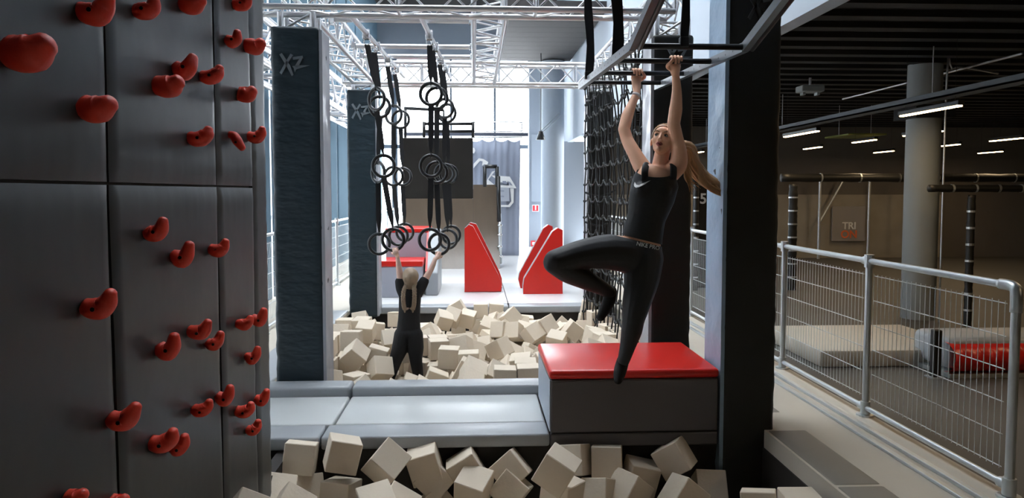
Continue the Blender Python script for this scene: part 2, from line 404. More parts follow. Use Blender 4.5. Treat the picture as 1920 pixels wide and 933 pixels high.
def hold_mesh(v, seed):
    rnd = random.Random(seed); s = MB(); j = lambda a: rnd.uniform(-a, a)
    # size about 1 across; attached at x=0 and reaching +x, lip curls up
    if v == 0: P = [(-.08, 0, .06), (.20, 0, -.02), (.48, 0, .0), (.72, 0, .16)]; R = [.36, .42, .43, .30]
    elif v == 1: P = [(-.08, 0, -.06), (.16, 0, -.14), (.42, 0, -.12), (.62, 0, .06), (.72, 0, .27)]; R = [.24, .31, .33, .29, .19]
    elif v == 2: P = [(-.08, 0, -.02), (.10, 0, -.14), (.30, 0, -.20), (.48, 0, .00), (.57, 0, .30)]; R = [.20, .29, .32, .28, .19]
    else: P = [(-.08, 0, .3), (.15, 0, .22), (.35, 0, -.05), (.6, 0, -.35)]; R = [.16, .24, .26, .18]
    P = [Vector(p)+Vector((j(.03), j(.04), j(.04))) for p in P]
    # rounded end
    d = (P[-1]-P[-2]).normalized()
    P2 = smoothpath(P, 5); R2 = interp(R, 5)
    for a in (.5, .8, .95, 1): P2.append(P[-1]+d*R[-1]*a*.8); R2.append(R[-1]*max(.05, math.sqrt(1-a*a)))
    s.tube(P2, R2, 16, sq=1.25, ref=(0, 1, 0)); return s
for i, (px, py, sz, v, lab) in enumerate(HOLDS):
    # meet the line of sight with the wall surface
    d = at(px-sz*.18, py, 1.0)-EYE; k = (AX+.01)/d.x; p = EYE+d*k
    S = sz/FPX*p.y*1.12
    t = thing('climbing_hold', lab, 'climbing hold', p, 'red holds on the climbing wall')
    m = hold_mesh(v, i); bmesh.ops.scale(m.bm, vec=(S, S, S*1.05), verts=m.bm.verts)
    rr = random.Random(i*3); bmesh.ops.rotate(m.bm, cent=(0, 0, 0), matrix=Matrix.Rotation(rr.uniform(-.2, .2), 3, 'X'), verts=m.bm.verts)
    o = m.build('grip', redhold, t, True)
    f = MB(); f.tube([(0, 0, 0), (.002, 0, 0)], S*.07, 10)
    b_ = f.build('bolt', blk, t); b_.location = (S*.36, -S*.415, -S*.12 if v else 0); b_.rotation_euler = (0, 0, -PI/2)
# ================================================================ padded posts
def ragged(px, py, s=1):
    return px, py
XZ = [[(-.46, .40), (-.36, .46), (-.05, -.02), (.08, -.40), (.02, -.46), (-.14, -.14)],
      [(-.02, .44), (.08, .38), (-.16, .02), (-.38, -.40), (-.46, -.32), (-.26, .04)],
      [(.06, .30), (.46, .36), (.47, .26), (.08, .20)],
      [(.36, .28), (.47, .30), (.26, -.12), (.12, -.08)],
      [(.04, -.06), (.24, -.02), (.72, -.02), (.20, -.18), (.14, -.30), (.10, -.14)]]
def post(label, x0, x1, y0, y1, z0, z1, mf, side, ms, logo=None, seed=0):
    t = thing('padded_post', label, 'post', ((x0+x1)/2, (y0+y1)/2, z0))
    w_, d_, h_ = (x1-x0)/2, (y1-y0)/2, z1-z0
    rnd = random.Random(seed); ph = [rnd.uniform(0, 6) for _ in range(5)]
    # the pad: a subdivided rounded box with creases
    b = bmesh.new(); bmesh.ops.create_cube(b, size=2)
    bmesh.ops.scale(b, vec=(w_, d_, h_/2), verts=b.verts); bmesh.ops.translate(b, vec=(0, 0, h_/2), verts=b.verts)
    bmesh.ops.bevel(b, geom=b.edges[:], offset=.03, segments=3, affect='EDGES', profile=.5)
    n = int(h_/.05)
    for k in range(1, n): bmesh.ops.bisect_plane(b, geom=b.verts[:]+b.edges[:]+b.faces[:], plane_co=(0, 0, h_*k/n), plane_no=(0, 0, 1))
    for k in range(1, 6):
        bmesh.ops.bisect_plane(b, geom=b.verts[:]+b.edges[:]+b.faces[:], plane_co=(-w_+2*w_*k/6, 0, 0), plane_no=(1, 0, 0))
        bmesh.ops.bisect_plane(b, geom=b.verts[:]+b.edges[:]+b.faces[:], plane_co=(0, -d_+2*d_*k/6, 0), plane_no=(0, 1, 0))
    for v_ in b.verts:
        c = v_.co; q = 1+.012*math.sin(c.z*17+ph[0]+3*math.sin(c.z*5+c.x*6+ph[1]))+.008*math.sin(c.z*41+c.x*9+ph[2])
        c.x *= q; c.y *= q
    m = MB(); m.bm.free(); m.bm = b; autosm(m.build('pad', mf, t), 50)
    if side:
        sx = w_*side
        b = bmesh.new(); nz = int(h_/.06)
        G = []
        for k in range(nz+1):
            z = .02+(h_-.05)*k/nz; row = []
            for i in range(6):
                yy = -d_+.005+(2*d_-.01)*i/5
                h = .010+.006*math.sin(z*13+i*1.1+ph[3])+.004*math.sin(z*31+ph[4]-i)
                row.append(b.verts.new((sx+side*(h if 0 < i < 5 else .004+.012), yy, z)))
            G.append(row)
        for k in range(nz):
            for i in range(5): b.faces.new((G[k][i], G[k][i+1], G[k+1][i+1], G[k+1][i]))
        r = bmesh.ops.extrude_face_region(b, geom=b.faces[:])
        for v_ in r['geom']:
            if isinstance(v_, bmesh.types.BMVert): v_.co.x = sx-side*.01
        m = MB(); m.bm.free(); m.bm = b; autosm(m.build('side_cover', ms, t), 60)
    if logo:
        lx, lz, sz = logo; f = MB()
        for P in XZ:
            f.prism([(lx+a*sz, lz+b_*sz) for a, b_ in P], 'y', -d_-.012, -d_+.002)
        # scratch gaps: narrow darker strokes stay unpainted
        f.build('emblem', gry if seed != 5 else mat('faint_print', (.045, .045, .045), .7), t)
    return t
post('tall dark teal padded post with the letters XZ, nearest on the left', -1.63, -1.235, 6.13, 6.44, -.10, 2.93, vin, 1, vgry, (-.03, 2.72, .20), 1)
post('dark teal padded post with the letters XZ, further back on the left', -1.71, -1.32, 10.18, 10.49, -.10, 2.98, vin, 1, vgry, (-.02, 2.78, .24), 2)
post('black padded post with the letters XZ behind the hanging woman', 1.47, 1.81, 6.15, 6.46, -.10, 2.9, vblk, -1, vgry, (.02, 2.82, .19), 3)
post('dark padded post at the far end of the cargo net', 1.55, 1.88, 10.18, 10.49, -.10, 2.98, vblk, -1, vgry, None, 4)
post('massive black padded post with a blue grey side, nearest on the right', 1.66, 2.02, 4.87, 5.23, -.80, 4.2, vblk, -1, mat('blue_grey_vinyl', (.28, .39, .52), .4, bump=(5, .7, .03)), (.03, 3.6, .19), 5)
# ================================================================ aluminium truss rig
unit = MB(); unit.tube([(0, 0, 0), (0, 0, 1)], 1, 8); _u = unit.build('brace', alu, None, True); UM = _u.data; bpy.data.objects.remove(_u)
def rod(name, a, b, r, parent, me=None):
    a, b = Vector(a), Vector(b); o = bpy.data.objects.new(name, me or UM); COL.objects.link(o); o.parent = parent
    o.location = a; o.scale = (r, r, (b-a).length); o.rotation_mode = 'QUATERNION'; o.rotation_quaternion = (b-a).to_track_quat('Z', 'Y'); return o
def truss(label, p0, p1, wd=.27, bay=.27, up=(0, 0, 1), cr=.025, br=.0095):
    "box truss; p0 and p1 are the ends of its centre line"
    p0, p1 = Vector(p0), Vector(p1); t = thing('truss', label, 'truss', p0, 'aluminium trusses of the rig')
    d = (p1-p0); L = d.length; d.normalize(); u_ = Vector(up); v_ = d.cross(u_).normalized(); h = wd/2
    C4 = [u_*h+v_*h, u_*h-v_*h, -u_*h-v_*h, -u_*h+v_*h]
    for c in C4: rod('chord', c, c+d*L, cr, t)
    n = max(1, round(L/bay)); 
    for k in range(4):
        a, b = C4[k], C4[(k+1) % 4]
        for i in range(n):
            q0, q1 = d*(L*i/n), d*(L*(i+1)/n)
            rod('brace', (a if i % 2 == 0 else b)+q0, (b if i % 2 == 0 else a)+q1, br, t)
        for i in range(0, n+1, 4):
            rod('strut', a+d*(L*i/n), b+d*(L*i/n), br*1.3, t)
    return t
ZT = 3.06+.135
truss('aluminium truss spanning the top of the picture, nearest one', (-1.73, 6.18, ZT), (1.62, 6.18, ZT))
truss('aluminium side truss running back over the left posts', (-1.47, 6.45, ZT), (-1.47, 10.12, ZT))
truss('aluminium side truss running back above the cargo net', (1.70, 6.45, ZT), (1.70, 10.12, ZT))
truss('aluminium truss crossing at the far end of the rig', (-1.75, 10.27, ZT), (1.9, 10.27, ZT))
truss('aluminium middle truss running back between the two sets of rings', (.13, 6.34, ZT), (.13, 10.12, ZT))
truss('upper aluminium truss along the left window wall', (-2.66, 5.0, 3.35), (-2.66, 20.0, 3.35), wd=.5, bay=.6, cr=.05, br=.02)
for i, (x, y, z) in enumerate(((-1.43, 6.29, 2.9), (1.64, 6.31, 2.88), (-1.5, 10.33, 2.95), (1.72, 10.33, 2.95))):
    t = thing('corner_truss', ['short aluminium corner truss on top of the nearest left post', 'short aluminium corner truss on top of the post behind the woman', 'short aluminium corner truss on the second left post', 'short aluminium corner truss on the far right post'][i], 'truss', (x, y, z), 'aluminium trusses of the rig')
    for a in (-.13, .13):
        for b in (-.1, .1): rod('chord', (a, b, 0), (a, b, 3.05-z), .026, t)
    rod('brace', (-.13, -.1, 0), (.13, -.1, 3.05-z), .01, t); rod('brace', (.13, .1, 0), (-.13, .1, 3.05-z), .01, t)
for i, (y, a, b) in enumerate(((7.05, -1.33, 0), (8.3, -1.33, 0), (8.9, -1.33, 0))):
    t = thing('cross_pipe', ['nearest', 'middle', 'furthest'][i]+' horizontal aluminium pipe above the left rings', 'pipe', (a, y, 3.19), 'cross pipes of the rig')
    rod('pipe', (0, 0, 0), (1.33, 0, 0), .026, t)
    for xx in (.02, 1.31):
        f = MB(); f.box(xx-.03, xx+.03, -.035, .035, -.035, .035, .008); f.build('clamp', steel, t)
for i, x in enumerate((-1.07, -.47)):
    t = thing('ring_rail', ['left', 'right'][i]+' aluminium rail along which gymnastic rings hang', 'pipe', (x, 6.4, 3.12), 'ring rails')
    rod('pipe', (0, 0, 0), (.15, 3.6, 0), .025, t)
    for yy in (.9, 1.5, 2.2, 2.9):
        f = MB(); f.box(yy*.042-.035, yy*.042+.035, yy-.03, yy+.03, -.06, .035, .008); f.build('clamp', steel, t)
# ================================================================ gymnastic rings
def ring_set(label, Y, pts, rx_, seed):
    "pts: pixel centres of the three rings from top to bottom"
    top = Vector((rx_+.15*(Y-6.4)/3.6, Y, 3.12))
    t = thing('gymnastic_rings', label, 'gym rings', (top.x, Y, 3.09), 'gymnastic rings on black straps')
    rnd = random.Random(seed); R = .104; prev = Vector((0, 0, 0)); T = Vector(t.location)
    f = MB(); f.torus((0, 0, -.04), .03, .006, None, 14, 6); f.tube([(0, 0, .06), (0, 0, 0)], .012, 8); f.build('carabiner', steel, t, True)
    prev = Vector((0, 0, -.07))
    for k, (px, py) in enumerate(pts):
        c = at(px, py, Y)-T; yaw = rnd.uniform(-.9, .9) if (k+seed) % 2 else rnd.uniform(-.35, .35)
        if k == 2: yaw *= .6
        ro = Euler((0, 0, yaw))
        tp = c+Vector((0, 0, R))
        # webbing: flat double strap with buckle
        s = MB(); n = 14; L = (tp-prev); wv = Matrix.Rotation(rnd.uniform(-.3, .3), 3, 'Z') @ Vector((.027, 0, 0)); nv = Vector((0, .0022, 0)); A = []
        for i in range(n+1):
            q = prev+L*(i/n); tw = 1-.75*math.exp(-((i/n-1)*6)**2); ww = wv*tw
            A.append([s.bm.verts.new(q+a) for a in (ww+nv, -ww+nv, -ww-nv, ww-nv)])
        for i in range(n):
            for j in range(4): s.bm.faces.new((A[i][j], A[i][(j+1) % 4], A[i+1][(j+1) % 4], A[i+1][j]))
        s.bm.faces.new(A[0]); s.bm.faces.new(A[-1])
        s.tube([prev+Vector((.004, .008, 0)), tp+Vector((.004, .008, 0))], .010, 6, sq=.35)
        s.build('strap', web, t)
        f = MB(); f.torus(c, R, .017, ro, 36, 10); f.build('ring', ringm, t, True)
        f = MB(); f.torus(tp, .019, .006, Euler((0, 0, yaw+PI/2)), 12, 6); f.build('strap_loop', web, t, True)
        prev = c-Vector((0, 0, R-.01))
    return t
A_ = [(7.35, [(706, 186), (719, 311), (737, 449)], -8), (7.75, [(712, 200), (709, 323), (711, 457)], -2), (8.6, [(738, 215), (738, 330), (747, 442)], -2), (9.15, [(751, 224), (755, 331), (759, 435)], 2)]
nm = ['nearest strap of three black rings', 'second nearest strap of three black rings', 'third nearest strap of three black rings', 'furthest strap of three black rings']
for i, (Y, P, sw) in enumerate(A_): ring_set(nm[i]+' on the left rail'+(', held by the girl' if i == 0 else ''), Y, P, -1.07, i+1)
B_ = [(7.35, [(808, 176), (808, 311), (806, 449)], -1), (7.6, [(819, 184), (819, 323), (823, 457)], 0), (8.45, [(834, 203), (833, 325), (840, 448)], -2), (8.9, [(838, 212), (841, 326), (846, 440)], -4)]
for i, (Y, P, sw) in enumerate(B_): ring_set(nm[i]+' on the right rail'+(', held by the girl' if i == 1 else ''), Y, P, -.47, i+11)
NEAR_HERO = "-113,481,-11,-17,12,6 -84,469,-5,-3,25,25 -56,464,-10,-92,70,-15 -33,481,-17,9,-28,-1 -27,481,-28,-35,72,-20 -6,481,-21,-3,-55,6 -1,468,-28,-117,20,-37 -120,448,-23,-94,22,20 -108,432,-25,-96,60,16 -111,478,-33,-43,16,73 -86,471,-33,-17,0,-32 -57,427,-22,-129,-15,34 -47,437,-28,-110,52,-9 -27,475,-44,-101,83,-20 23,481,-22,-36,79,-46 23,476,-33,-34,62,-44 48,429,-3,4,52,-35 64,481,-16,-29,-17,-45 87,481,-17,-22,-3,-21 109,481,-28,4,25,6 132,481,-16,-6,-59,-48 53,447,-25,-2,14,-71 81,466,-34,-39,-24,-73 98,464,-31,-68,3,-98 130,451,-30,-72,-18,-128 156,481,-37,-62,2,-10 180,396,-16,-1,-2,-8 165,417,-23,-24,-10,-38"
NEAR_SEEN = "-86,354,-16,314,0,152 -106,315,-16,-158,157,-1 -83,315,-16,-117,157,197 -63,315,-16,157,0,159 57,315,-16,-162,157,-5 77,316,-16,128,157,-181 99,316,-16,0,0,143 159,315,-16,-157,0,152 184,326,-16,-157,0,-1 -107,334,-16,-158,0,157 -87,334,-16,-157,0,-158 -63,335,-16,-144,157,16 65,343,-16,157,0,-9 86,338,-16,112,157,99 138,343,-16,-157,0,183 -66,355,-16,238,-157,69 -39,356,-16,-97,-157,-65 92,359,-16,0,0,-36 68,363,-16,0,-314,152 116,368,-17,164,-12,-75 -107,356,-17,-5,-22,158 -12,358,-17,136,-92,204 7,373,-18,-134,55,-120 27,381,-19,-39,-63,196 -38,334,-19,-231,17,-147 14,326,-19,-49,283,-104 42,354,-21,246,81,138 163,340,-23,135,-104,156 135,384,-24,195,-50,222 20,355,-25,103,-67,208 -24,337,-33,-33,-242,26 42,371,-33,-37,239,-169 32,315,-33,0,281,0 1,353,-35,-48,-85,198 119,337,-36,-306,-3,20 -3,322,-36,-80,113,157 160,389,-36,284,140,-10 103,422,-36,-314,0,5 -106,315,-36,0,0,-157 -78,315,-36,0,-157,0 -54,315,-36,-303,157,10 -29,315,-36,157,0,-153 54,315,-36,-309,-157,-5 74,315,-36,-82,157,-82 94,315,-36,-114,-157,114 164,316,-36,-50,-157,-263 184,315,-36,198,-157,-41 -96,335,-36,-157,0,153 -74,335,-36,-157,0,-165 -54,335,-36,-307,157,0 55,335,-36,157,0,313 74,336,-36,86,-157,-87 97,338,-36,-198,157,0 140,338,-36,127,157,132 184,341,-36,-37,157,120 -81,357,-36,0,0,-281 -59,356,-36,-80,-157,94 -40,362,-36,-236,-157,-59 -21,372,-36,-192,-157,54 69,357,-36,0,-314,14 90,367,-36,-157,0,135 165,364,-36,-3,157,166 -60,378,-36,-104,-157,-68 -16,395,-36,51,-157,85 12,401,-36,-157,0,-190 90,391,-36,7,157,13 -105,370,-36,-99,157,-121 32,396,-36,20,0,291 -81,386,-36,-24,119,-37 144,318,-36,-2,149,314 112,383,-37,-13,-313,-3 112,361,-37,14,-2,-165 32,334,-37,-157,204,0 2,380,-38,-49,-6,291 65,394,-40,61,302,-12 142,406,-40,15,-287,53 23,369,-40,-71,-31,2 120,316,-42,7,236,9 47,358,-47,-99,75,-118 19,349,-52,-81,0,-264 -2,335,-52,-151,42,-124 168,386,-54,141,0,147 140,359,-54,-170,-13,17 139,389,-55,178,22,180 59,415,-55,138,147,12 20,454,-55,309,0,-73 121,356,-55,196,-171,-23 -106,316,-56,-169,157,-4 -84,318,-56,309,-157,0 -58,315,-56,0,0,1"
NEAR_UNDER = "-93,315,-75,87,157,-67 -72,318,-75,-157,0,161 -49,318,-75,-11,157,0 -28,319,-75,-2,-157,0 -7,320,-75,306,-157,0 20,315,-75,0,314,157 45,320,-75,-314,0,-23 80,318,-75,0,314,22 105,324,-75,0,0,-68 128,315,-75,0,0,314 164,315,-75,67,157,-246 184,316,-75,-157,0,-157 -88,343,-75,-157,0,246 -65,348,-75,-214,-157,62 -45,342,-75,-157,0,-311 -24,344,-75,-153,-157,0 -4,347,-71,0,-73,164 19,334,-75,-314,157,0 50,340,-75,-157,0,-31 75,346,-75,-269,-157,0 103,349,-75,38,157,202 128,345,-75,0,0,144 151,362,-75,157,0,-15 182,344,-75,157,0,-283 -107,379,-75,0,-314,157 -82,373,-75,0,-314,-118 -48,369,-75,244,-157,-62 -25,376,-75,0,-314,-42 -1,380,-75,140,-157,0 17,363,-75,-71,-157,-107 43,363,-75,157,0,121 69,370,-75,13,157,186 91,374,-75,272,157,0 136,380,-75,-203,157,-99 168,384,-75,0,314,-154 181,364,-75,134,-157,-103 -103,444,-75,-157,0,-288 -74,399,-75,0,0,246 -47,394,-75,244,157,-44 -24,404,-75,119,-157,-147 -4,400,-75,157,0,298 27,389,-75,157,0,-191 52,392,-75,-157,0,-184 75,395,-75,23,-157,0 94,404,-75,-157,0,-127 121,399,-75,157,0,90 153,404,-75,157,0,-241 163,424,-62,229,-22,-93 -87,424,-75,-157,0,52 -33,434,-75,53,157,0 -8,429,-75,-198,157,-41 14,420,-75,157,0,268 47,453,-75,-157,0,273 107,432,-75,-157,0,274 136,424,-75,-205,-157,0 -66,451,-75,-281,-157,0 -16,454,-75,112,-157,0 19,448,-75,-31,157,61 83,431,-75,0,0,-156 118,456,-75,0,-314,-37 150,443,-75,0,0,-21 182,456,-75,-157,0,-132 167,479,-75,66,157,0 -26,318,-56,0,0,41 18,315,-56,-157,-314,0 40,315,-56,314,0,-157 68,315,-56,12,157,-143 100,316,-56,-82,157,84 140,316,-56,-152,-149,0 163,315,-56,157,-157,0 184,322,-56,-157,0,157 -104,338,-56,-78,-157,84 -77,339,-56,314,0,153 -56,338,-56,126,-157,31 -34,350,-56,224,157,88 -6,363,-60,-18,232,-174 49,335,-56,-157,0,159 74,342,-56,-157,0,-121 100,338,-56,0,314,52 138,338,-56,47,-157,128 159,336,-75,-314,0,7 184,357,-56,-72,-157,-84 -105,359,-75,2,157,0 -79,360,-56,-65,157,88 -55,364,-56,37,157,194 -27,372,-56,-157,0,-155 4,395,-56,-90,157,213 26,386,-56,123,157,-58 48,377,-57,7,-227,-193 70,373,-56,26,157,136 89,359,-56,157,0,-120 112,375,-62,11,78,-272 162,362,-56,-157,0,5 181,434,-75,157,0,197 -91,389,-58,-269,-103,0 -66,396,-56,-157,0,-144 -42,392,-56,-314,0,59 -26,403,-56,0,0,-98 12,417,-56,157,0,-204 40,415,-71,-31,-294,-138 64,416,-75,0,0,-303 91,395,-56,-157,0,-168 112,398,-56,265,157,-42 70,459,-75,276,157,0 65,483,-75,0,0,160 108,420,-56,27,157,-147 133,428,-56,-8,-157,-214 -11,458,-56,-157,0,-227 95,468,-75,0,-314,84 155,462,-62,31,241,136 184,459,-56,157,0,159 162,336,-56,-159,157,-1 180,407,-62,58,-293,-30 -1,437,-56,0,-314,-106 38,434,-59,186,-99,-167 83,427,-56,314,0,0 -39,435,-56,157,0,-45 -103,361,-56,0,0,-120"
FAR_HERO = "-128,775,7,-8,0,-4 -126,863,0,39,6,-10 -119,741,-1,56,75,27 -93,729,-13,-65,19,52 -26,735,-3,1,5,-7 -30,986,-5,-74,31,-24 -41,976,-7,45,27,28 -10,996,-9,25,22,-17 26,786,-6,-51,-9,91 69,880,-8,-62,-37,61 32,910,-9,-30,-12,-68 47,904,-10,-44,-13,-39 -136,690,-15,-27,28,108 -105,1003,-10,-11,-3,-23 92,836,-9,32,16,-37 120,903,-9,5,-90,3"
FAR_SEEN = "-157,645,-4,-153,0,0 133,638,-4,-17,8,-154 47,653,-3,-156,154,0 26,652,-4,161,0,156 99,654,-9,-153,-56,-165 -68,769,-4,162,5,-280 70,673,-1,27,249,13 -102,658,-16,-111,92,-4 -5,656,-10,-78,221,-74 -45,632,-10,-261,0,157 -157,778,-3,174,-157,139 -155,701,-3,-106,-61,-157 162,716,-9,-102,-3,312 94,680,-3,116,157,129 122,702,-7,61,55,-229 120,760,-5,272,-64,-99 -90,803,0,-80,9,-290 -70,632,-13,3,56,0 154,644,-19,-1,221,53 5,632,-16,-159,-240,4 -2,674,-4,48,-38,152 162,743,-2,-157,-59,-157 118,675,-14,167,-30,-134 139,773,-4,204,39,20 -38,775,-3,-77,157,-58 -38,709,-20,157,195,5 -27,638,-18,-143,54,0 -14,786,-4,-113,284,-30 -54,769,-23,157,0,-209 85,888,0,118,41,201 46,947,0,-117,62,-257 -114,713,-23,4,-157,-84 162,782,0,0,-206,-157 -61,794,-3,64,159,80 -100,760,-7,-286,2,156 157,955,-3,0,314,-135 92,632,-23,-92,157,-92 19,680,-9,-91,238,-111 158,1027,-1,138,-139,14 -6,719,-4,4,0,-159 8,1028,-3,0,0,0 -61,708,-26,12,39,5 70,633,-23,-157,0,-2 16,952,-13,62,224,-120 -89,791,-23,-38,-157,245 49,633,-23,-157,0,-311 78,654,-23,-58,-157,231 67,696,-3,7,-2,161 29,1028,-3,-166,0,-157 162,908,-2,-157,18,157 28,632,-23,0,0,-155 44,699,-4,67,-136,-240 0,810,-15,216,-92,126 46,676,-3,1,-151,-163 -54,894,-10,-217,36,124 87,700,-3,0,314,2 160,688,-21,-103,-103,96 -158,886,-8,-2,261,-162 -110,635,-23,-8,-157,189 -158,798,-3,157,0,156 141,802,-3,0,0,-289 -137,907,-2,-14,0,292 -118,887,-4,211,172,70 -24,1027,0,-157,102,-6 -158,910,-3,157,0,-161 156,856,-3,0,0,-130 -72,819,-3,-314,0,24 -137,803,-22,55,126,207 -8,699,-9,159,-107,-9 137,844,-5,-23,7,-129 129,632,-24,-175,7,-158 -156,817,-3,0,0,-159 10,854,-19,-26,-80,161 -153,1001,-12,-179,63,144 -155,781,-23,-152,157,4 -86,1023,-26,-100,-262,-60 39,810,-18,84,-53,-283 57,662,-23,-314,0,-1 -55,842,-9,60,-243,113 -23,1026,-23,-2,157,0 111,831,-26,83,-37,280 -158,758,-24,-235,-2,-1 2,1027,-23,-157,0,5 137,823,-5,-302,18,27 162,830,-3,10,157,174 -158,721,-43,79,-1,1 -38,752,-23,106,157,100 -40,795,-3,-121,-157,140 -83,676,-28,33,81,4 -91,990,-30,-18,107,-151 -9,838,-11,-34,-213,-145 -91,768,-33,185,0,160 162,761,-11,0,-260,157 34,757,-22,105,-65,-295 17,926,-24,-41,-115,-30 63,843,-24,265,-10,-124 78,689,-23,24,157,128 143,973,-20,157,37,157 -138,702,-42,195,-49,-195 -18,707,-26,-164,-265,6 132,658,-26,260,-47,-27 57,816,-25,-220,53,-161 81,904,-13,-211,-37,61 107,923,-16,91,-12,176 27,982,-12,70,283,-100 61,927,-14,86,192,-81 70,790,-20,122,56,-55 -65,791,-24,-3,-297,43 154,1028,-20,312,18,0 -109,762,-25,-158,28,3 121,931,-36,170,-69,-205 120,1010,-22,228,20,141 17,827,-21,11,75,208 58,970,-13,47,-90,146 93,677,-23,93,-157,167 -71,770,-43,157,0,-314 40,965,-8,80,114,-200 14,658,-23,-2,161,12 69,1009,-18,-4,-9,312 123,686,-43,-108,157,0 -65,984,-23,-225,-157,83 162,806,-3,0,0,-313 -158,736,-30,-154,-78,-159 -128,878,-23,-167,-149,-21 -31,830,-11,42,310,11 -30,1026,-43,-157,0,-160 160,782,-23,155,157,0 96,858,-23,157,0,-36 -158,648,-23,154,153,156 59,698,-24,-37,-178,148 125,943,-20,291,58,92 -14,676,-26,-73,-245,32 162,733,-19,157,60,157 -30,771,-23,0,-314,-6 -86,637,-30,228,-75,-71 -49,917,-20,-254,108,93 2,789,-29,126,-46,-150 37,936,-15,-233,68,-43 110,719,-18,-37,219,-123 64,766,-19,-157,76,-47 76,988,-22,154,4,-305 -61,963,-23,314,0,28 83,925,-20,33,3,-306 55,937,-42,-133,148,-154 19,1004,-23,3,-157,262 -9,1027,-43,-157,0,147 -98,861,-23,157,0,56 -29,899,-23,-120,157,-107 60,950,-23,254,14,2 -148,860,-12,-134,59,180 -114,902,-27,-53,-254,141 -2,911,-25,7,-118,102 80,948,-25,85,-137,-84 52,724,-14,-35,-212,-30 73,927,-43,-155,-2,-21 116,803,-25,73,-214,10 127,713,-30,54,65,-74 -84,945,-28,-62,-225,40 122,978,-23,-43,-157,58 -52,1028,-43,314,0,0 -22,808,-11,37,-206,-177 159,929,-20,-147,-289,-9 -91,790,-43,-157,0,198 -9,632,-30,157,-83,0 -132,786,-52,-69,-35,-271 -42,793,-23,39,-157,137 25,817,-37,84,-22,10 -112,936,-21,6,303,-145 -75,923,-24,-128,-116,-5 95,921,-41,190,251,-1 79,968,-22,-145,-12,166 96,994,-21,218,138,70 -158,801,-23,157,0,-157 20,898,-32,-6,82,-25 -134,967,-19,93,-37,42 3,1004,-43,49,-157,0 80,957,-44,140,-12,-302 -68,792,-43,1,175,14 -113,802,-31,-182,32,-109 -8,888,-23,-157,0,130 -110,956,-26,107,21,169"
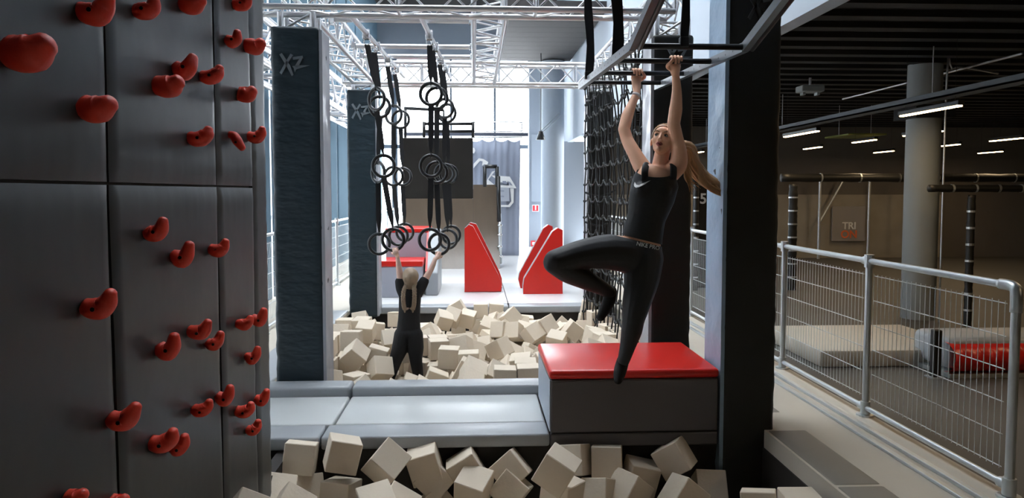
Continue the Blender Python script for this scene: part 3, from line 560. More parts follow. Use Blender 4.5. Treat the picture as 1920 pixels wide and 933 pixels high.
FAR_UNDER = "-133,658,-62,0,0,290 -111,641,-62,0,0,18 -78,632,-62,-157,0,0 -48,632,-60,0,21,314 -23,633,-62,-194,157,-41 -1,632,-62,307,157,-6 31,632,-62,157,0,-160 56,632,-62,-157,0,-155 79,632,-62,16,157,-296 112,634,-62,-31,157,0 135,632,-62,157,0,-310 160,636,-62,-138,157,0 -157,706,-62,0,0,13 -115,699,-62,-314,0,26 -98,661,-62,-86,157,159 -78,655,-49,-67,-79,-299 -57,652,-62,-157,0,-296 -17,667,-62,-157,0,-123 9,657,-62,0,0,-157 32,656,-58,-157,-71,154 53,652,-62,-157,0,-309 75,653,-62,157,0,-153 96,656,-62,-312,-157,0 120,674,-62,157,0,-37 149,666,-62,-251,157,-63 -155,735,-62,157,157,0 -133,718,-55,87,54,-73 -91,684,-62,-206,157,-66 -72,680,-62,20,-157,-194 -47,678,-55,-82,46,104 -30,700,-62,-125,-157,144 7,688,-62,-314,0,21 30,700,-62,0,0,107 50,684,-62,-157,0,133 72,676,-62,-253,157,21 100,685,-62,-157,0,137 140,686,-62,-157,0,205 156,690,-44,-123,-290,-49 -91,712,-62,157,0,-8 -44,719,-62,16,-157,-263 -35,708,-43,157,0,-9 3,709,-62,0,0,34 43,728,-62,-314,0,-16 64,713,-62,0,314,-9 89,711,-62,-78,157,204 116,709,-62,-157,0,298 137,709,-49,-120,-65,241 161,720,-62,-213,-157,-90 -152,750,-43,-235,-1,-1 -107,760,-49,-247,-5,179 16,738,-62,-162,157,-10 20,744,-43,-116,157,-97 56,745,-62,-157,0,143 87,748,-62,0,0,60 110,747,-62,157,0,-132 137,743,-62,295,-157,0 158,743,-62,0,314,-6 -151,764,-62,0,314,155 -89,768,-62,131,157,0 -67,769,-62,0,0,203 -40,751,-62,-12,-157,98 -20,736,-62,0,314,77 11,761,-62,-98,-157,0 29,776,-62,157,0,-48 57,765,-62,-157,0,143 80,774,-62,-314,0,-11 107,774,-62,0,314,142 128,776,-62,-26,-157,190 153,785,-62,157,0,286 -148,808,-62,12,-157,-208 -114,797,-62,0,0,34 -82,790,-62,0,-314,-143 -48,784,-62,96,157,-203 -18,769,-62,0,314,-69 -5,780,-45,111,32,1 39,787,-39,0,71,-138 54,786,-62,-13,-157,19 79,806,-62,224,-157,-67 105,809,-62,-157,0,305 127,798,-62,255,157,-57 150,807,-62,-305,-157,0 -146,829,-62,0,0,133 -122,831,-62,0,0,-185 -92,810,-62,-157,0,-279 -69,814,-62,157,0,-105 -44,808,-62,-150,-157,151 -21,795,-62,84,157,101 1,803,-62,-314,0,50 18,826,-62,-180,157,-6 39,830,-62,39,-157,0 85,830,-45,-193,-18,-223 103,816,-43,-157,0,-66 128,823,-44,-142,-19,248 154,829,-62,-294,-157,0 -154,826,-43,82,-157,12 -115,847,-43,136,54,-169 -113,861,-62,314,0,29 -73,859,-62,-207,157,-26 -52,845,-62,157,0,146 -30,844,-62,-187,157,93 -9,856,-62,160,157,-135 39,854,-62,0,0,-268 69,854,-62,0,-314,-17 68,833,-62,-17,157,-40 114,829,-62,157,0,158 151,849,-62,0,0,29 -138,871,-43,314,0,9 -92,876,-62,-68,157,-212 -72,884,-62,0,0,162 -50,870,-62,-131,-157,116 -30,867,-62,-123,157,177 -8,879,-62,216,-157,-81 45,880,-62,0,-314,-40 51,859,-43,157,0,40 77,856,-43,90,157,-44 99,850,-43,0,0,-180 137,872,-62,143,-157,-102 162,871,-62,-312,157,0 -158,852,-62,0,0,-314 -119,883,-62,-3,-157,71 -99,896,-62,0,0,-155 -69,905,-62,314,0,139 -50,891,-62,-286,-157,-21 -30,893,-62,132,-157,34 -6,899,-62,-63,157,234 23,892,-62,314,0,-150 82,871,-62,-157,0,-180 102,851,-62,-314,0,-83 147,903,-22,-127,140,-126 153,892,-62,-157,0,301 -145,875,-62,0,-314,-101 -128,905,-62,-314,0,-140 -94,918,-62,-212,157,-57 -63,929,-54,-82,-81,198 -44,913,-53,-56,-264,-150 -22,927,-58,0,74,-223 2,920,-62,-314,0,-155 55,909,-62,-187,157,123 77,904,-62,0,0,178 119,923,-58,-89,0,294 142,914,-62,42,-157,259 161,911,-62,0,0,-170 -154,901,-62,-314,0,-3 -125,935,-62,-157,0,-143 -86,941,-62,-290,-157,-3 -57,953,-62,27,157,100 -34,960,-62,-5,157,0 -13,963,-62,-158,-157,0 5,942,-62,-172,-157,0 26,938,-62,89,-157,205 50,930,-62,-157,0,-311 86,939,-62,157,0,-2 114,956,-62,-185,157,0 133,965,-62,-85,-157,-225 157,946,-62,123,157,162 -152,922,-62,134,-157,-130 -111,964,-62,0,0,272 -85,962,-62,-179,157,0 -66,973,-62,-69,157,-182 -40,963,-43,157,0,174 -13,1003,-62,-179,157,127 9,970,-62,-157,0,155 44,962,-62,-314,0,30 66,971,-62,-157,0,-163 96,974,-62,0,0,-296 114,984,-62,-314,0,-141 135,985,-62,-100,-157,-210 158,969,-62,0,0,-149 -155,941,-50,85,36,288 -114,1000,-62,-157,0,174 -76,993,-62,-245,-157,-30 -59,1003,-48,-101,-53,259 9,991,-62,-160,-157,0 37,993,-62,240,157,-40 61,991,-62,-157,0,153 84,1000,-62,157,0,178 103,1006,-62,-157,0,178 126,1007,-51,12,-241,3 149,1008,-62,0,0,-148 -145,960,-62,314,0,-65 -46,1023,-62,87,157,0 -37,997,-62,157,0,-252 -18,1023,-62,-62,-157,-102 7,1024,-62,157,0,144 28,1022,-62,-157,0,170 14,1025,-43,61,-157,-113 48,1027,-62,-157,0,-146 69,1028,-62,0,314,3 94,1027,-62,-39,-157,46 109,1027,-44,201,1,163 125,1028,-58,-152,-115,0 146,1028,-59,157,42,5 -157,659,-62,157,0,-1 -112,641,-43,204,157,-44 -65,634,-41,4,-306,17 -30,632,-43,0,0,157 12,640,-43,-106,-156,-54 32,635,-43,4,-157,307 51,632,-43,0,-314,154 71,632,-43,-293,-157,-20 92,633,-43,104,157,-64 114,637,-43,-13,-157,290 139,674,-43,157,0,265 -156,686,-62,0,-314,2 -99,742,-62,26,-157,0 -130,661,-43,157,0,200 -96,658,-36,-115,-53,-80 -38,653,-46,-160,44,10 -13,655,-42,-114,229,-123 8,667,-43,0,314,-148 29,674,-48,174,-71,164 54,655,-43,-157,0,-158 73,653,-43,-314,157,0 94,655,-43,0,-314,7 115,662,-43,10,282,154 158,709,-27,-55,-2,-9 -116,696,-43,0,0,276 -100,685,-43,157,0,119 -66,681,-38,314,81,4 -26,682,-41,236,71,29 -1,690,-43,21,-157,168 26,696,-39,0,-70,220 52,680,-43,-53,157,-242 74,675,-43,314,0,7 95,677,-43,-156,-157,147 154,729,-43,157,0,-30 -100,714,-43,157,0,50 -58,703,-58,-244,0,68 1,715,-43,-179,-157,-99 37,717,-43,-302,-23,93 60,701,-43,-21,-310,-29 83,698,-43,-161,157,-147 107,706,-43,150,-157,-112 123,729,-45,123,-48,209 160,751,-33,227,15,-17 -47,729,-43,157,0,-169 -8,742,-23,15,-88,139 13,738,-23,-157,0,308 50,740,-38,-232,-3,-132 74,733,-49,-233,-72,157 99,728,-43,-298,-157,0 123,757,-44,-217,-28,-170 161,762,-48,-4,71,-163 -156,779,-43,-314,0,-151 -126,744,-62,19,-157,5 -36,748,-43,-157,0,-203 -22,731,-43,157,0,96 22,773,-43,0,-314,-138 62,764,-43,314,0,148 92,760,-42,-262,-124,33 108,776,-39,157,49,-73 139,777,-43,131,157,122 159,789,-43,157,0,14 -156,786,-62,-305,157,0 -130,764,-62,0,0,16 -51,772,-43,0,0,152 -30,778,-43,-157,0,132 66,786,-42,-33,-92,5 95,797,-43,156,1,-223 132,798,-43,-167,157,0 158,811,-43,314,0,152 -157,845,-24,13,-220,-174 -136,852,-62,314,0,129 -97,832,-54,-80,248,-22 -74,817,-43,0,0,192 -49,808,-43,0,-314,-121 -23,818,-52,-17,84,-140 5,808,-42,-2,5,165 24,800,-62,-314,0,155 45,808,-50,-16,-233,-124 76,807,-43,-139,-157,-69 137,833,-25,206,181,1 161,830,-43,-8,-157,-156 -133,812,-43,-88,197,-40 -72,846,-18,25,270,-2 -74,839,-62,157,0,25 -50,853,-43,-314,0,128 -27,849,-43,-142,157,125 -4,827,-62,-157,0,-290 16,849,-62,129,157,-150 51,837,-43,-157,0,-105 126,852,-47,198,-94,56 162,852,-43,157,0,310 -103,870,-43,0,0,-46 -77,861,-43,8,-157,-59 -62,875,-43,227,-157,36 -38,873,-43,0,314,7 -14,870,-43,-94,157,204 20,871,-59,157,-205,13 111,872,-46,-200,93,92 119,887,-62,-314,0,-65 142,878,-43,0,314,-154 162,879,-43,0,314,-1 -158,860,-43,206,-157,-49 -134,892,-43,-157,0,-158 -94,896,-43,69,-157,-67 -74,898,-43,-314,0,-155 -50,898,-38,32,100,26 -23,901,-43,-96,157,196 -5,891,-43,130,-157,-156 27,917,-62,153,157,0 92,885,-45,16,-69,-204 101,898,-31,0,244,-180 -155,893,-43,157,0,-167 -133,920,-44,-17,-247,-140 -110,918,-45,198,-6,-146 -83,922,-42,-287,31,69 -44,931,-44,-69,-81,-256 -17,943,-44,59,247,-105 4,930,-43,157,0,127 46,916,-43,157,0,311 66,881,-47,22,-95,-40 100,903,-55,82,271,19 141,920,-37,251,19,-16 162,910,-43,157,0,-2 -154,915,-43,122,157,127 -125,952,-45,118,82,120 -100,950,-42,144,262,-50 -67,956,-43,157,0,40 -53,941,-25,117,47,166 -12,964,-38,-166,-88,-173 12,949,-43,157,0,-20 35,940,-43,160,-157,-25 104,942,-42,69,144,-116 137,940,-50,-102,272,-88 162,942,-43,-24,-157,182 -157,910,-23,-159,157,144 -131,980,-62,-35,-157,0 -93,983,-51,-24,75,-135 -66,978,-43,110,-157,56 -15,983,-49,-10,79,149 10,985,-43,0,0,37 35,983,-43,-157,0,13 57,965,-43,1,-157,-306 118,962,-43,278,-157,15 140,976,-43,157,0,5 162,965,-43,-139,-157,140 -157,958,-39,10,66,-153 -135,1005,-62,2,-157,0 -96,1014,-62,270,157,0 -100,1007,-43,-157,0,-288 31,1002,-43,-314,-1,-145 56,985,-43,17,157,-142 82,980,-43,-26,-157,178 114,984,-43,157,0,-18 139,997,-33,107,38,-152 162,989,-48,150,-86,-148 -156,983,-48,-188,-89,186 -71,1027,-62,157,0,-306 23,1028,-23,0,314,-153 44,1024,-43,75,157,204 63,1009,-46,5,103,158 83,1002,-42,0,145,159 106,1006,-40,197,0,-151 136,1024,-37,-11,74,5 162,1027,-42,0,-160,-157 -156,645,-43,-157,-4,157 -55,652,-25,71,-120,139 138,648,-44,-92,6,311 -158,673,-43,0,0,4 -36,663,-26,186,-113,18 34,659,-32,5,77,160 -72,715,-48,78,-269,109 -44,685,-30,148,225,12 8,697,-22,34,104,-282 34,682,-22,-173,203,-20 5,718,-23,314,0,157 40,709,-24,50,183,-173 85,709,-23,-103,157,-146 103,696,-23,-78,-157,163 37,736,-24,-50,68,265 75,744,-29,82,-8,25 96,736,-15,-217,-27,-217 106,753,-25,-243,191,33 -158,800,-43,-157,0,-154 -135,832,-24,-68,-277,-32 -7,751,-49,-250,-13,-81 85,780,-31,-232,222,5 129,783,-23,0,314,84 -158,821,-23,-157,0,-157 -22,802,-31,196,-98,146 143,803,-23,-157,0,-157 162,801,-23,-74,-157,-83 -137,847,-39,0,-221,166 -96,814,-36,-261,10,47 -75,818,-23,-16,-157,-99 -55,831,-33,52,-250,128 -29,826,-31,9,-44,-159 -6,825,-26,-144,54,194 161,831,-23,-157,0,144 -111,831,-30,138,-100,-130 -86,841,-36,-56,-45,-204 -50,862,-23,-111,157,-4 -30,849,-23,-42,-157,-263 -3,845,-43,-8,43,-155 20,844,-43,157,0,298 139,857,-33,105,-37,-157 -67,872,-23,-157,0,-205 -37,877,-23,0,0,-209 -18,869,-23,0,0,-193 9,868,-42,172,-46,-20 41,886,-43,24,157,-2 142,882,-23,51,157,208 162,859,-23,0,0,314 -158,876,-25,0,54,157 -138,904,-23,0,0,298 -93,888,-23,0,314,-103 -73,900,-22,1,309,151 162,882,-11,-97,1,-314 -134,937,-34,-41,82,120 -29,924,-32,212,-63,-15 -156,933,-28,90,297,-9 -135,982,-43,157,0,2 102,946,-22,101,-144,198 120,907,-45,-127,70,137 162,950,-23,0,-314,157 -158,966,-17,-1,-93,158 -111,978,-42,-112,169,84 13,967,-26,61,28,0 35,962,-31,132,80,-179 101,970,-24,-161,298,9 141,954,-35,189,-97,124 162,972,-23,157,0,157 -156,985,-25,-182,-90,180 -76,1014,-42,100,46,-246 48,993,-19,157,237,-41 162,1004,-33,-157,-93,157 -155,1001,-37,121,-89,186 -107,1028,-43,-1,312,-155 48,1026,-23,-285,-155,-29 67,1024,-35,103,-307,0 86,1027,-42,-157,-154,3 162,644,-43,314,157,0 158,665,-32,-235,64,55 140,689,-20,120,-74,-145 125,733,-17,-97,-21,65 64,720,-29,-20,-102,284 138,755,-30,-190,57,-31 0,763,-32,-76,-253,-30 -50,815,-18,-11,237,-146 32,849,-23,-157,0,116 -134,928,-15,-71,309,-16 -98,917,-21,178,234,57"
# ================================================================ monkey bars
t = thing('monkey_bars', 'black hanging monkey bar ladder with grey channel sides, held by the woman', 'monkey bars', (.84, 4.05, 2.39))
T = t.location
def L_(p): return Vector(p)-T
lx, rx = .855, 1.475
for x in (lx, rx):
    P = [(x, 6.05, 2.455), (x, 4.05, 2.39), (x, 3.45, 2.56), (x, 2.7, 2.78)]
    s = MB()
    for a, b in zip(P[:-1], P[1:]):
        a, b = L_(a), L_(b); d = (b-a).normalized(); v = Vector((1, 0, 0)); u_ = v.cross(d).normalized()
        if u_.z < 0: u_ = -u_
        A = [s.bm.verts.new(q+v*i+u_*j) for q in (a, b) for i, j in ((-.018, -.025), (.018, -.025), (.018, .025), (-.018, .025))]
        for k in range(4): s.bm.faces.new((A[k], A[(k+1) % 4], A[4+(k+1) % 4], A[4+k]))
        s.bm.faces.new(A[:4]); s.bm.faces.new(A[4:])
    s.build('side_rail', railm, t)
    f = MB(); f.tube([L_((x+.036, q[1], q[2]-.01)) for q in P[1:]], .0165, 10); f.build('edge_tube', blk, t, True)
    s = MB()
    for k in range(15):
        y = 4.2+k*.125; q = L_((x, y, 2.39+(y-4.05)*.0325)); s.tube([q-Vector((.0185, 0, 0)), q+Vector((.0185, 0, 0))], .006, 8)
    o = s.build('rail_holes', blk, t); o['kind'] = 'stuff'
RUNG = [(5.85, 2.458-.0), (5.2, 2.428), (4.6, 2.408), (4.05, 2.39), (3.45, 2.56), (2.85, 2.735)]
for y, z in RUNG:
    f = MB(); f.tube([L_((lx, y, z)), L_((rx, y, z))], .0165, 12); f.build('rung', blk, t, True)
def hang(label, x, y, z, wdt, lean=0):
    o = thing('hanging_strap', label, 'strap', (x, y, z), 'straps carrying the monkey bars')
    s = MB(); n = 20; top = 4.6
    A = []
    for i in range(n+1):
        q = Vector((lean*i/n+.012*math.sin(i*.9), .01*math.sin(i*.7), (top-z)*i/n)); w2 = wdt*(1+.08*math.sin(i*2.1))
        A.append([s.bm.verts.new(q+Vector(a)) for a in ((-w2, -.006, 0), (w2, -.006, 0), (w2, .006, 0), (-w2, .006, 0))])
    for i in range(n):
        for k in range(4): s.bm.faces.new((A[i][k], A[i][(k+1) % 4], A[i+1][(k+1) % 4], A[i+1][k]))
    s.bm.faces.new(A[0]); s.bm.faces.new(A[-1]); s.build('webbing', web, o)
    f = MB(); f.box(-wdt*1.1, wdt*1.1, -.022, .022, -.035, .02, .006); f.build('shackle', blk, o)
hang('black strap holding the far left corner of the monkey bars', lx, 5.6, 2.48, .030)
hang('black strap at the left rail of the monkey bars, bulging at its end', lx+.04, 4.7, 2.44, .034, -.04)
hang('black strap on the right of the monkey bars, above the woman\'s hand', 1.135, 4.05, 2.42, .022)
# ================================================================ cargo net
t = thing('cargo_net', 'black knotted rope cargo net hanging from the right side truss', 'net', (1.50, 6.6, 3.05))
T = t.location; ny, nz = 17, 15; y0, y1, zt, zb = 6.62, 10.15, 0, -3.25
rnd = random.Random(5)
N = [[Vector((.10*math.sin(PI*j/nz)*math.sin(PI*i/ny)+rnd.uniform(-.015, .015), (y1-y0)*i/ny+rnd.uniform(-.012, .012), zb*j/nz-.05*math.sin(PI*((i*.5) % 1))+rnd.uniform(-.012, .012))) for i in range(ny+1)] for j in range(nz+1)]
for i in range(ny+1):
    s = MB(); s.tube(smoothpath([N[j][i] for j in range(nz+1)], 3), .009, 6); s.build('rope', rope, t, True)
for j in range(nz+1):
    P = []
    for i in range(ny+1):
        P.append(N[j][i])
        if i < ny: P.append((N[j][i]+N[j][i+1])/2-Vector((0, 0, .022)))
    s = MB(); s.tube(smoothpath(P, 2), .0095, 6); s.build('rope', rope, t, True)
km = MB(); km.ell((0, 0, 0), (.022, .026, .021), None, 8, 6); ko = km.build('knot', rope, t, True)
first = True
for j in range(nz+1):
    for i in range(ny+1):
        if first: ko.location = N[j][i]; first = False; continue
        c = ko.copy(); COL.objects.link(c); c.location = N[j][i]; c.rotation_euler = (rnd.uniform(-.5, .5), rnd.uniform(-.5, .5), 0)
t2 = thing('net_pipe', 'grey pipe along the top edge of the cargo net', 'pipe', (1.50, 6.5, 3.06))
rod('pipe', (0, 0, 0), (0, 3.7, 0), .022, t2)
s = MB(); s.tube(smoothpath([Vector((.03*math.sin(k*3), 3.7*k/60, -.03+.03*math.cos(k*3))) for k in range(61)], 2), .013, 6); s.build('lashing', rope, t2, True)
# second net piece lashed over the far right post
t = thing('cargo_net', 'narrow black rope net wrapped in front of the far right post', 'net', (1.55, 10.1, 2.9))
for i in range(4):
    s = MB(); s.tube([(i*.11-.02, 0, 0), (i*.11+.01, -.02, -1.5), (i*.11-.01, 0, -2.95)], .012, 6); s.build('rope', rope, t, True)
for j in range(7):
    s = MB(); s.tube(smoothpath([(-.05, 0, -.1-j*.4), (.15, -.04, -.15-j*.4), (.36, 0, -.07-j*.4)], 3), .014, 6); s.build('rope', rope, t, True)
# ================================================================ far obstacles
def wedge(label, poly, Y, th, left):
    "red faced wedge with grey edges; poly in pixels at depth Y"
    P = [at(a, b, Y) for a, b in poly]; x0 = min(p.x for p in P)
    t = thing('wedge_block', label, 'wedge', (x0, Y, 0), 'red wedge blocks on the far platform')
    Q = [(p.x-x0, max(p.z, 0)) for p in P]
    f = MB(); f.prism(Q, 'y', .012, th, .012); autosm(f.build('core', matg, t))
    f = MB(); f.prism(Q, 'y', 0, .012); f.build('front_panel', red, t)
wedge('red wedge block left of the middle, front one', [(871, 547), (871, 428), (879, 421), (887, 424), (935, 516), (940, 530), (940, 546)], 11.95, .22, False)
wedge('red wedge block left of the middle, standing behind the other one', [(873, 545), (873, 426), (882, 417), (893, 420), (936, 508), (941, 522), (941, 540)], 12.3, .2, False)
wedge('red wedge block on the right, front one', [(1055, 552), (1055, 431), (1046, 427), (1036, 434), (983, 522), (981, 536), (981, 552)], 11.7, .22, True)
wedge('red wedge block on the right, standing behind the other one', [(1049, 540), (1036, 424), (1028, 421), (1019, 428), (974, 512), (972, 524), (976, 540)], 12.3, .2, True)
a = at(714, 557, 11.4); b = at(792, 557, 11.4); sx = b.x-a.x
t = thing('step_box', 'lower grey step box with a red top on the far left platform', 'box', (a.x, 11.4, 0))
zt = at(714, 500, 11.4).z
f = MB(); f.box(0, sx, 0, .7, 0, zt, .01); f.build('body', lgrey, t)
f = MB(); f.box(-.01, sx+.01, -.01, .7, zt+.001, zt+.09, .015); f.build('padded_top', red, t)
t = thing('step_box', 'taller grey step box with a red top, behind the lower one', 'box', (a.x, 12.12, 0))
zt = at(714, 436, 12.12).z
f = MB(); f.box(0, sx+.05, 0, .9, 0, zt, .01); f.build('body', lgrey, t)
f = MB(); f.box(-.01, sx+.06, -.01, .9, zt+.001, zt+.07, .015); f.build('padded_top', red, t)
t = thing('side_guard', 'pale grey padded side guard at the right of the step boxes', 'guard', (at(797, 500, 11.6).x, 11.6, 0))
f = MB(); f.prism([(0, 0), (1.3, 0), (1.3, .98), (.55, .98), (0, .35)], 'x', 0, .2, .02); f.build('pad', matg, t)
f = MB(); f.prism([(.02, .36), (.56, .99), (.56, 1.01), (.02, .38)], 'x', .0, .03); f.build('trim_strip', red, t)
# warped wall
xa, xb, xc = at(757, 400, 16.4).x, at(887, 400, 16.4).x, at(936, 400, 16.2).x
t = thing('warped_wall', 'tall curved warped wall, black above and varnished wood below', 'ramp', (xa, 15.6, 0))
def prof(z): return .75*(1-(1-min(z, 1.9)/1.9)**2.2)**1 if False else .9*(1-math.exp(-1.6*0))+0
def curve(z, R=1.9): # distance back from the foot
    z = min(z, R); return R-math.sqrt(max(0, R*R-(R-z)**2)) if False else .55*(z/R)**.55
def slab(x0, x1, za, zb, n=14):
    f = MB(); A = []
    for i in range(n+1):
        z = za+(zb-za)*i/n; y = .62-.55*math.exp(-z*1.2)*1.0+.05*z
        A.append([f.bm.verts.new(v) for v in ((x0, y, z), (x1, y, z), (x1, y+.06, z), (x0, y+.06, z))])
    for i in range(n):
        for k in range(4): f.bm.faces.new((A[i][k], A[i][(k+1) % 4], A[i+1][(k+1) % 4], A[i+1][k]))
    f.bm.faces.new(A[0]); f.bm.faces.new(A[-1]); return f
z1, z2, z3 = at(800, 372, 16.2).z, at(800, 258, 16.3).z, at(900, 346, 16.3).z
autosm(slab(0, (xb-xa)/2-.003, 0, z1-.003).build('wooden_panel', ply, t)); autosm(slab((xb-xa)/2+.003, xb-xa, 0, z1-.003).build('wooden_panel', ply, t))
autosm(slab(xb-xa+.004, xc-xa, 0, z3).build('wooden_panel', ply, t))
autosm(slab(0, xb-xa, z1+.003, z2).build('black_panel', plyd, t))
f = MB(); f.box(.02, xb-xa-.02, .75, 1.0, 0, z2-.1); f.box(xb-xa, xc-xa-.02, .75, 1.0, 0, z3-.1); f.build('frame', blk, t)
# platform railing and deck on top
t = thing('upper_railing', 'dark steel railing on top of the warped wall', 'railing', (xa, 16.5, z2))
def R3(parent, P, r, m=blk, name='rail'):
    f = MB(); f.tube([Vector(p)-parent.location for p in P], r, 8); return f.build(name, m, parent, True)
Y = 16.5
for a_, b_ in ((757, 887), ): 
    for py in (232, 246): R3(t, [at(a_+38, py, Y), at(b_, py, Y)], .035)
for px in (795, 887): R3(t, [at(px, 228, Y), at(px, 258, Y)], .035, name='rail_post')
R3(t, [at(760, 203, Y), at(832, 206, Y)], .035); R3(t, [at(760, 200, Y), at(760, 258, Y)], .03, name='rail_post'); R3(t, [at(832, 206, Y), at(832, 232, Y)], .025, name='rail_post')
t = thing('loop_railing', 'thin pale loop shaped railing right of the dark railing', 'railing', at(890, 247, 18.0))
P = [at(a_, b_, 18.0) for a_, b_ in ((888, 229), (972, 229), (978, 233), (978, 242), (972, 246), (888, 246))]
R3(t, smoothpath(P, 3), .014, galv)
for px in (905, 950): R3(t, [at(px, 246, 18.0), (at(px, 246, 18.0).x, 18.0, 3.05)], .012, galv, 'rail_post')
t = thing('steel_beam', 'dark horizontal steel beam crossing in front of the great window', 'beam', at(757, 252, 18))
q0, q1 = at(757, 250, 18), at(990, 250, 18)
f = MB(); f.box(0, q1.x-q0.x, -.05, .05, -.03, .05, .01); f.build('beam', mat('beam_grey', (.10, .11, .15), .5), t)
t = thing('square_frame', 'black square frame on a tall taped post at the right edge of the warped wall', 'frame', at(935, 500, 15.9))
Y = 15.9
for A, B in (((909, 312), (932, 312)), ((909, 312), (909, 350)), ((932, 312), (932, 350))): R3(t, [at(*A, Y), at(*B, Y)], .04, name='frame_bar')
R3(t, [at(934, 330, Y), at(936, 415, Y)], .045, name='post'); R3(t, [at(937, 400, Y), at(938, 494, Y)], .035, galv, 'post_sleeve')
for py in (422, 440, 462, 480):
    f = MB(); c = at(937, py, Y)-t.location; f.ell(c, (.055, .055, .035)); f.build('coupler', steel, t, True)
# banner
Y = 19.0
t = thing('banner', 'blue grey cloth banner with white graphics hanging in front of the great window', 'banner', at(930, 495, Y))
x0, x1 = at(880, 300, Y).x-t.location.x, at(976, 300, Y).x-t.location.x; zb_, zt_ = 0, at(930, 261, Y).z-t.location.z
f = MB(); G = []; nx_ = 60
for j in range(9):
    row = []
    for i in range(nx_+1):
        u_, v_ = i/nx_, j/8; sag = .06*abs(math.sin(u_*PI*4))*(v_ == 1)
        row.append(f.bm.verts.new((x0+(x1-x0)*u_*(1-.03*(1-v_)), .022*math.sin(u_*16+v_)*(1-.4*v_)+.006*math.sin(u_*50), zb_+(zt_-zb_)*v_-sag)))
    G.append(row)
for j in range(8):
    for i in range(nx_): f.bm.faces.new((G[j][i], G[j][i+1], G[j+1][i+1], G[j+1][i]))
bo = f.build('cloth', cloth, t, True); md = bo.modifiers.new('s', 'SOLIDIFY'); md.thickness = .008
R3(t, [at(878, 257, Y), at(980, 257, Y)], .02, galv, 'hanging_rod')
def flat(name, polys, Y_, m, parent, dy=-.09, th=.01):
    f = MB()
    for P in polys:
        f.prism([((at(a_, b_, Y_)-parent.location).x, (at(a_, b_, Y_)-parent.location).z) for a_, b_ in P], 'y', dy, dy+th)
    return f.build(name, m, parent)
sc_ = lambda a_, b_: (860+a_/4.24, 200+b_/4.24)
G1 = [[(118, 455), (160, 410), (195, 415), (235, 440), (228, 462), (245, 470), (290, 462), (300, 478), (215, 480), (208, 455), (185, 470), (190, 435), (170, 430), (118, 488)],
      [(108, 325), (125, 328), (132, 350), (122, 372), (108, 368)],
      [(258, 545), (405, 555), (460, 648), (330, 640), (330, 622), (400, 626), (395, 600), (330, 600)],
      [(200, 625), (265, 515), (290, 510), (235, 580), (290, 625)],
      [(408, 648), (438, 650), (436, 760), (405, 797), (325, 795), (325, 780), (395, 780), (418, 750)]]
for P in G1: flat('emblem', [[sc_(*p) for p in P]], Y, wht, t, -.045, .006)
G2 = [[(330, 640), (400, 645), (402, 750), (325, 752)]]
flat('emblem_shade', [[sc_(*p) for p in P] for P in G2], Y, mat('banner_print_grey', (.42, .45, .52), .7), t, -.053, .006)
G3 = [[(325, 662), (360, 664), (360, 675), (325, 673)], [(325, 705), (360, 707), (360, 718), (325, 716)], [(410, 600), (428, 626), (405, 622), (385, 590)], [(345, 590), (375, 590), (385, 615), (358, 612)]]
for P in G3: flat('emblem_line', [[sc_(*p) for p in P]], Y, cloth, t, -.062, .006)
# ================================================================ barrier fences
wire = MB(); wire.tube([(0, 0, 0), (0, 0, 1)], 1, 5); _u = wire.build('wire', galv, None, True); WM = _u.data; bpy.data.objects.remove(_u)
gtube = MB(); gtube.tube([(0, 0, 0), (0, 0, 1)], 1, 12); _u = gtube.build('post', galv, None, True); GM = _u.data; bpy.data.objects.remove(_u)
whm = mat('white_coated_wire', (.66, .70, .70), .4, .1)
WM.materials[0] = whm
def fence(label, x, y0, y1, detail, horiz_only=False):
    t = thing('mesh_barrier', label, 'barrier', (x, y0, 0), 'galvanised pipe barriers with wire mesh')
    L = y1-y0
    rod('post', (0, 0, .0), (0, 0, 1.13 if x < 0 or y0 > 4 else 1.05), .024, t, GM); rod('top_rail', (0, .02, 1.115), (0, L-.02, 1.115), .021, t, GM); rod('bottom_rail', (0, .02, .06), (0, L-.02, .06), .019, t, GM)
    for z in (.06, 1.115) if x < 0 or y0 > 4 else (.06,):
        f = MB(); f.tube([(0, 0, z-.045), (0, 0, z+.045)], .034, 12); f.tube([(0, 0, z), (0, .07, z)], .029, 12); autosm(f.build('coupler', galv, t))
    f = MB(); f.tube([(0, 0, 0), (0, 0, .012)], .06, 14); f.build('foot_plate', galv, t)
    zs = [.14+k*.175 for k in range(6)]; n = int((L-.14)/.05)
    if detail:
        for k in range(n+1): rod('wire', (0, .08+k*.05, .13), (0, .08+k*.05, 1.03), .0022, t, WM)
        for z in zs: rod('wire', (.004, .07, z), (.004, L-.07, z), .0035, t, WM)
    else:
        s = MB()
        for k in range(n+1): s.tube([(0, .08+k*.05, .13), (0, .08+k*.05, 1.03)], .0018, 3)
        for z in zs: s.tube([(.004, .07, z), (.004, L-.07, z)], .004, 4)
        o = s.build('wire_mesh', whm, t); o['kind'] = 'stuff'
    return t
FX = 2.80
ys_ = [3.705+1.45*k for k in range(10)]
nm = ['nearest', 'second nearest', 'third', 'fourth', 'fifth', 'sixth', 'seventh', 'eighth', 'ninth']
for i in range(9):
    t = fence(nm[i]+' barrier panel of the fence in front of the dark hall', FX, ys_[i], ys_[i+1], i < 2)
t = bpy.data.objects['mesh_barrier']
f = MB(); f.tube(smoothpath([(0, .12, 1.115), (0, .05, 1.115), (0, .008, 1.10), (0, 0, 1.05), (0, 0, .98)], 4), .029, 12); f.build('elbow', galv, t, True)
for i in range(11):
    a_ = 7.0+i*1.5
    t = fence(['first', 'second', 'third', 'fourth', 'fifth', 'sixth', 'seventh', 'eighth', 'ninth', 'tenth', 'eleventh'][i]+' barrier panel from the front in the left fence by the windows', -2.38, a_, a_+1.5, False)
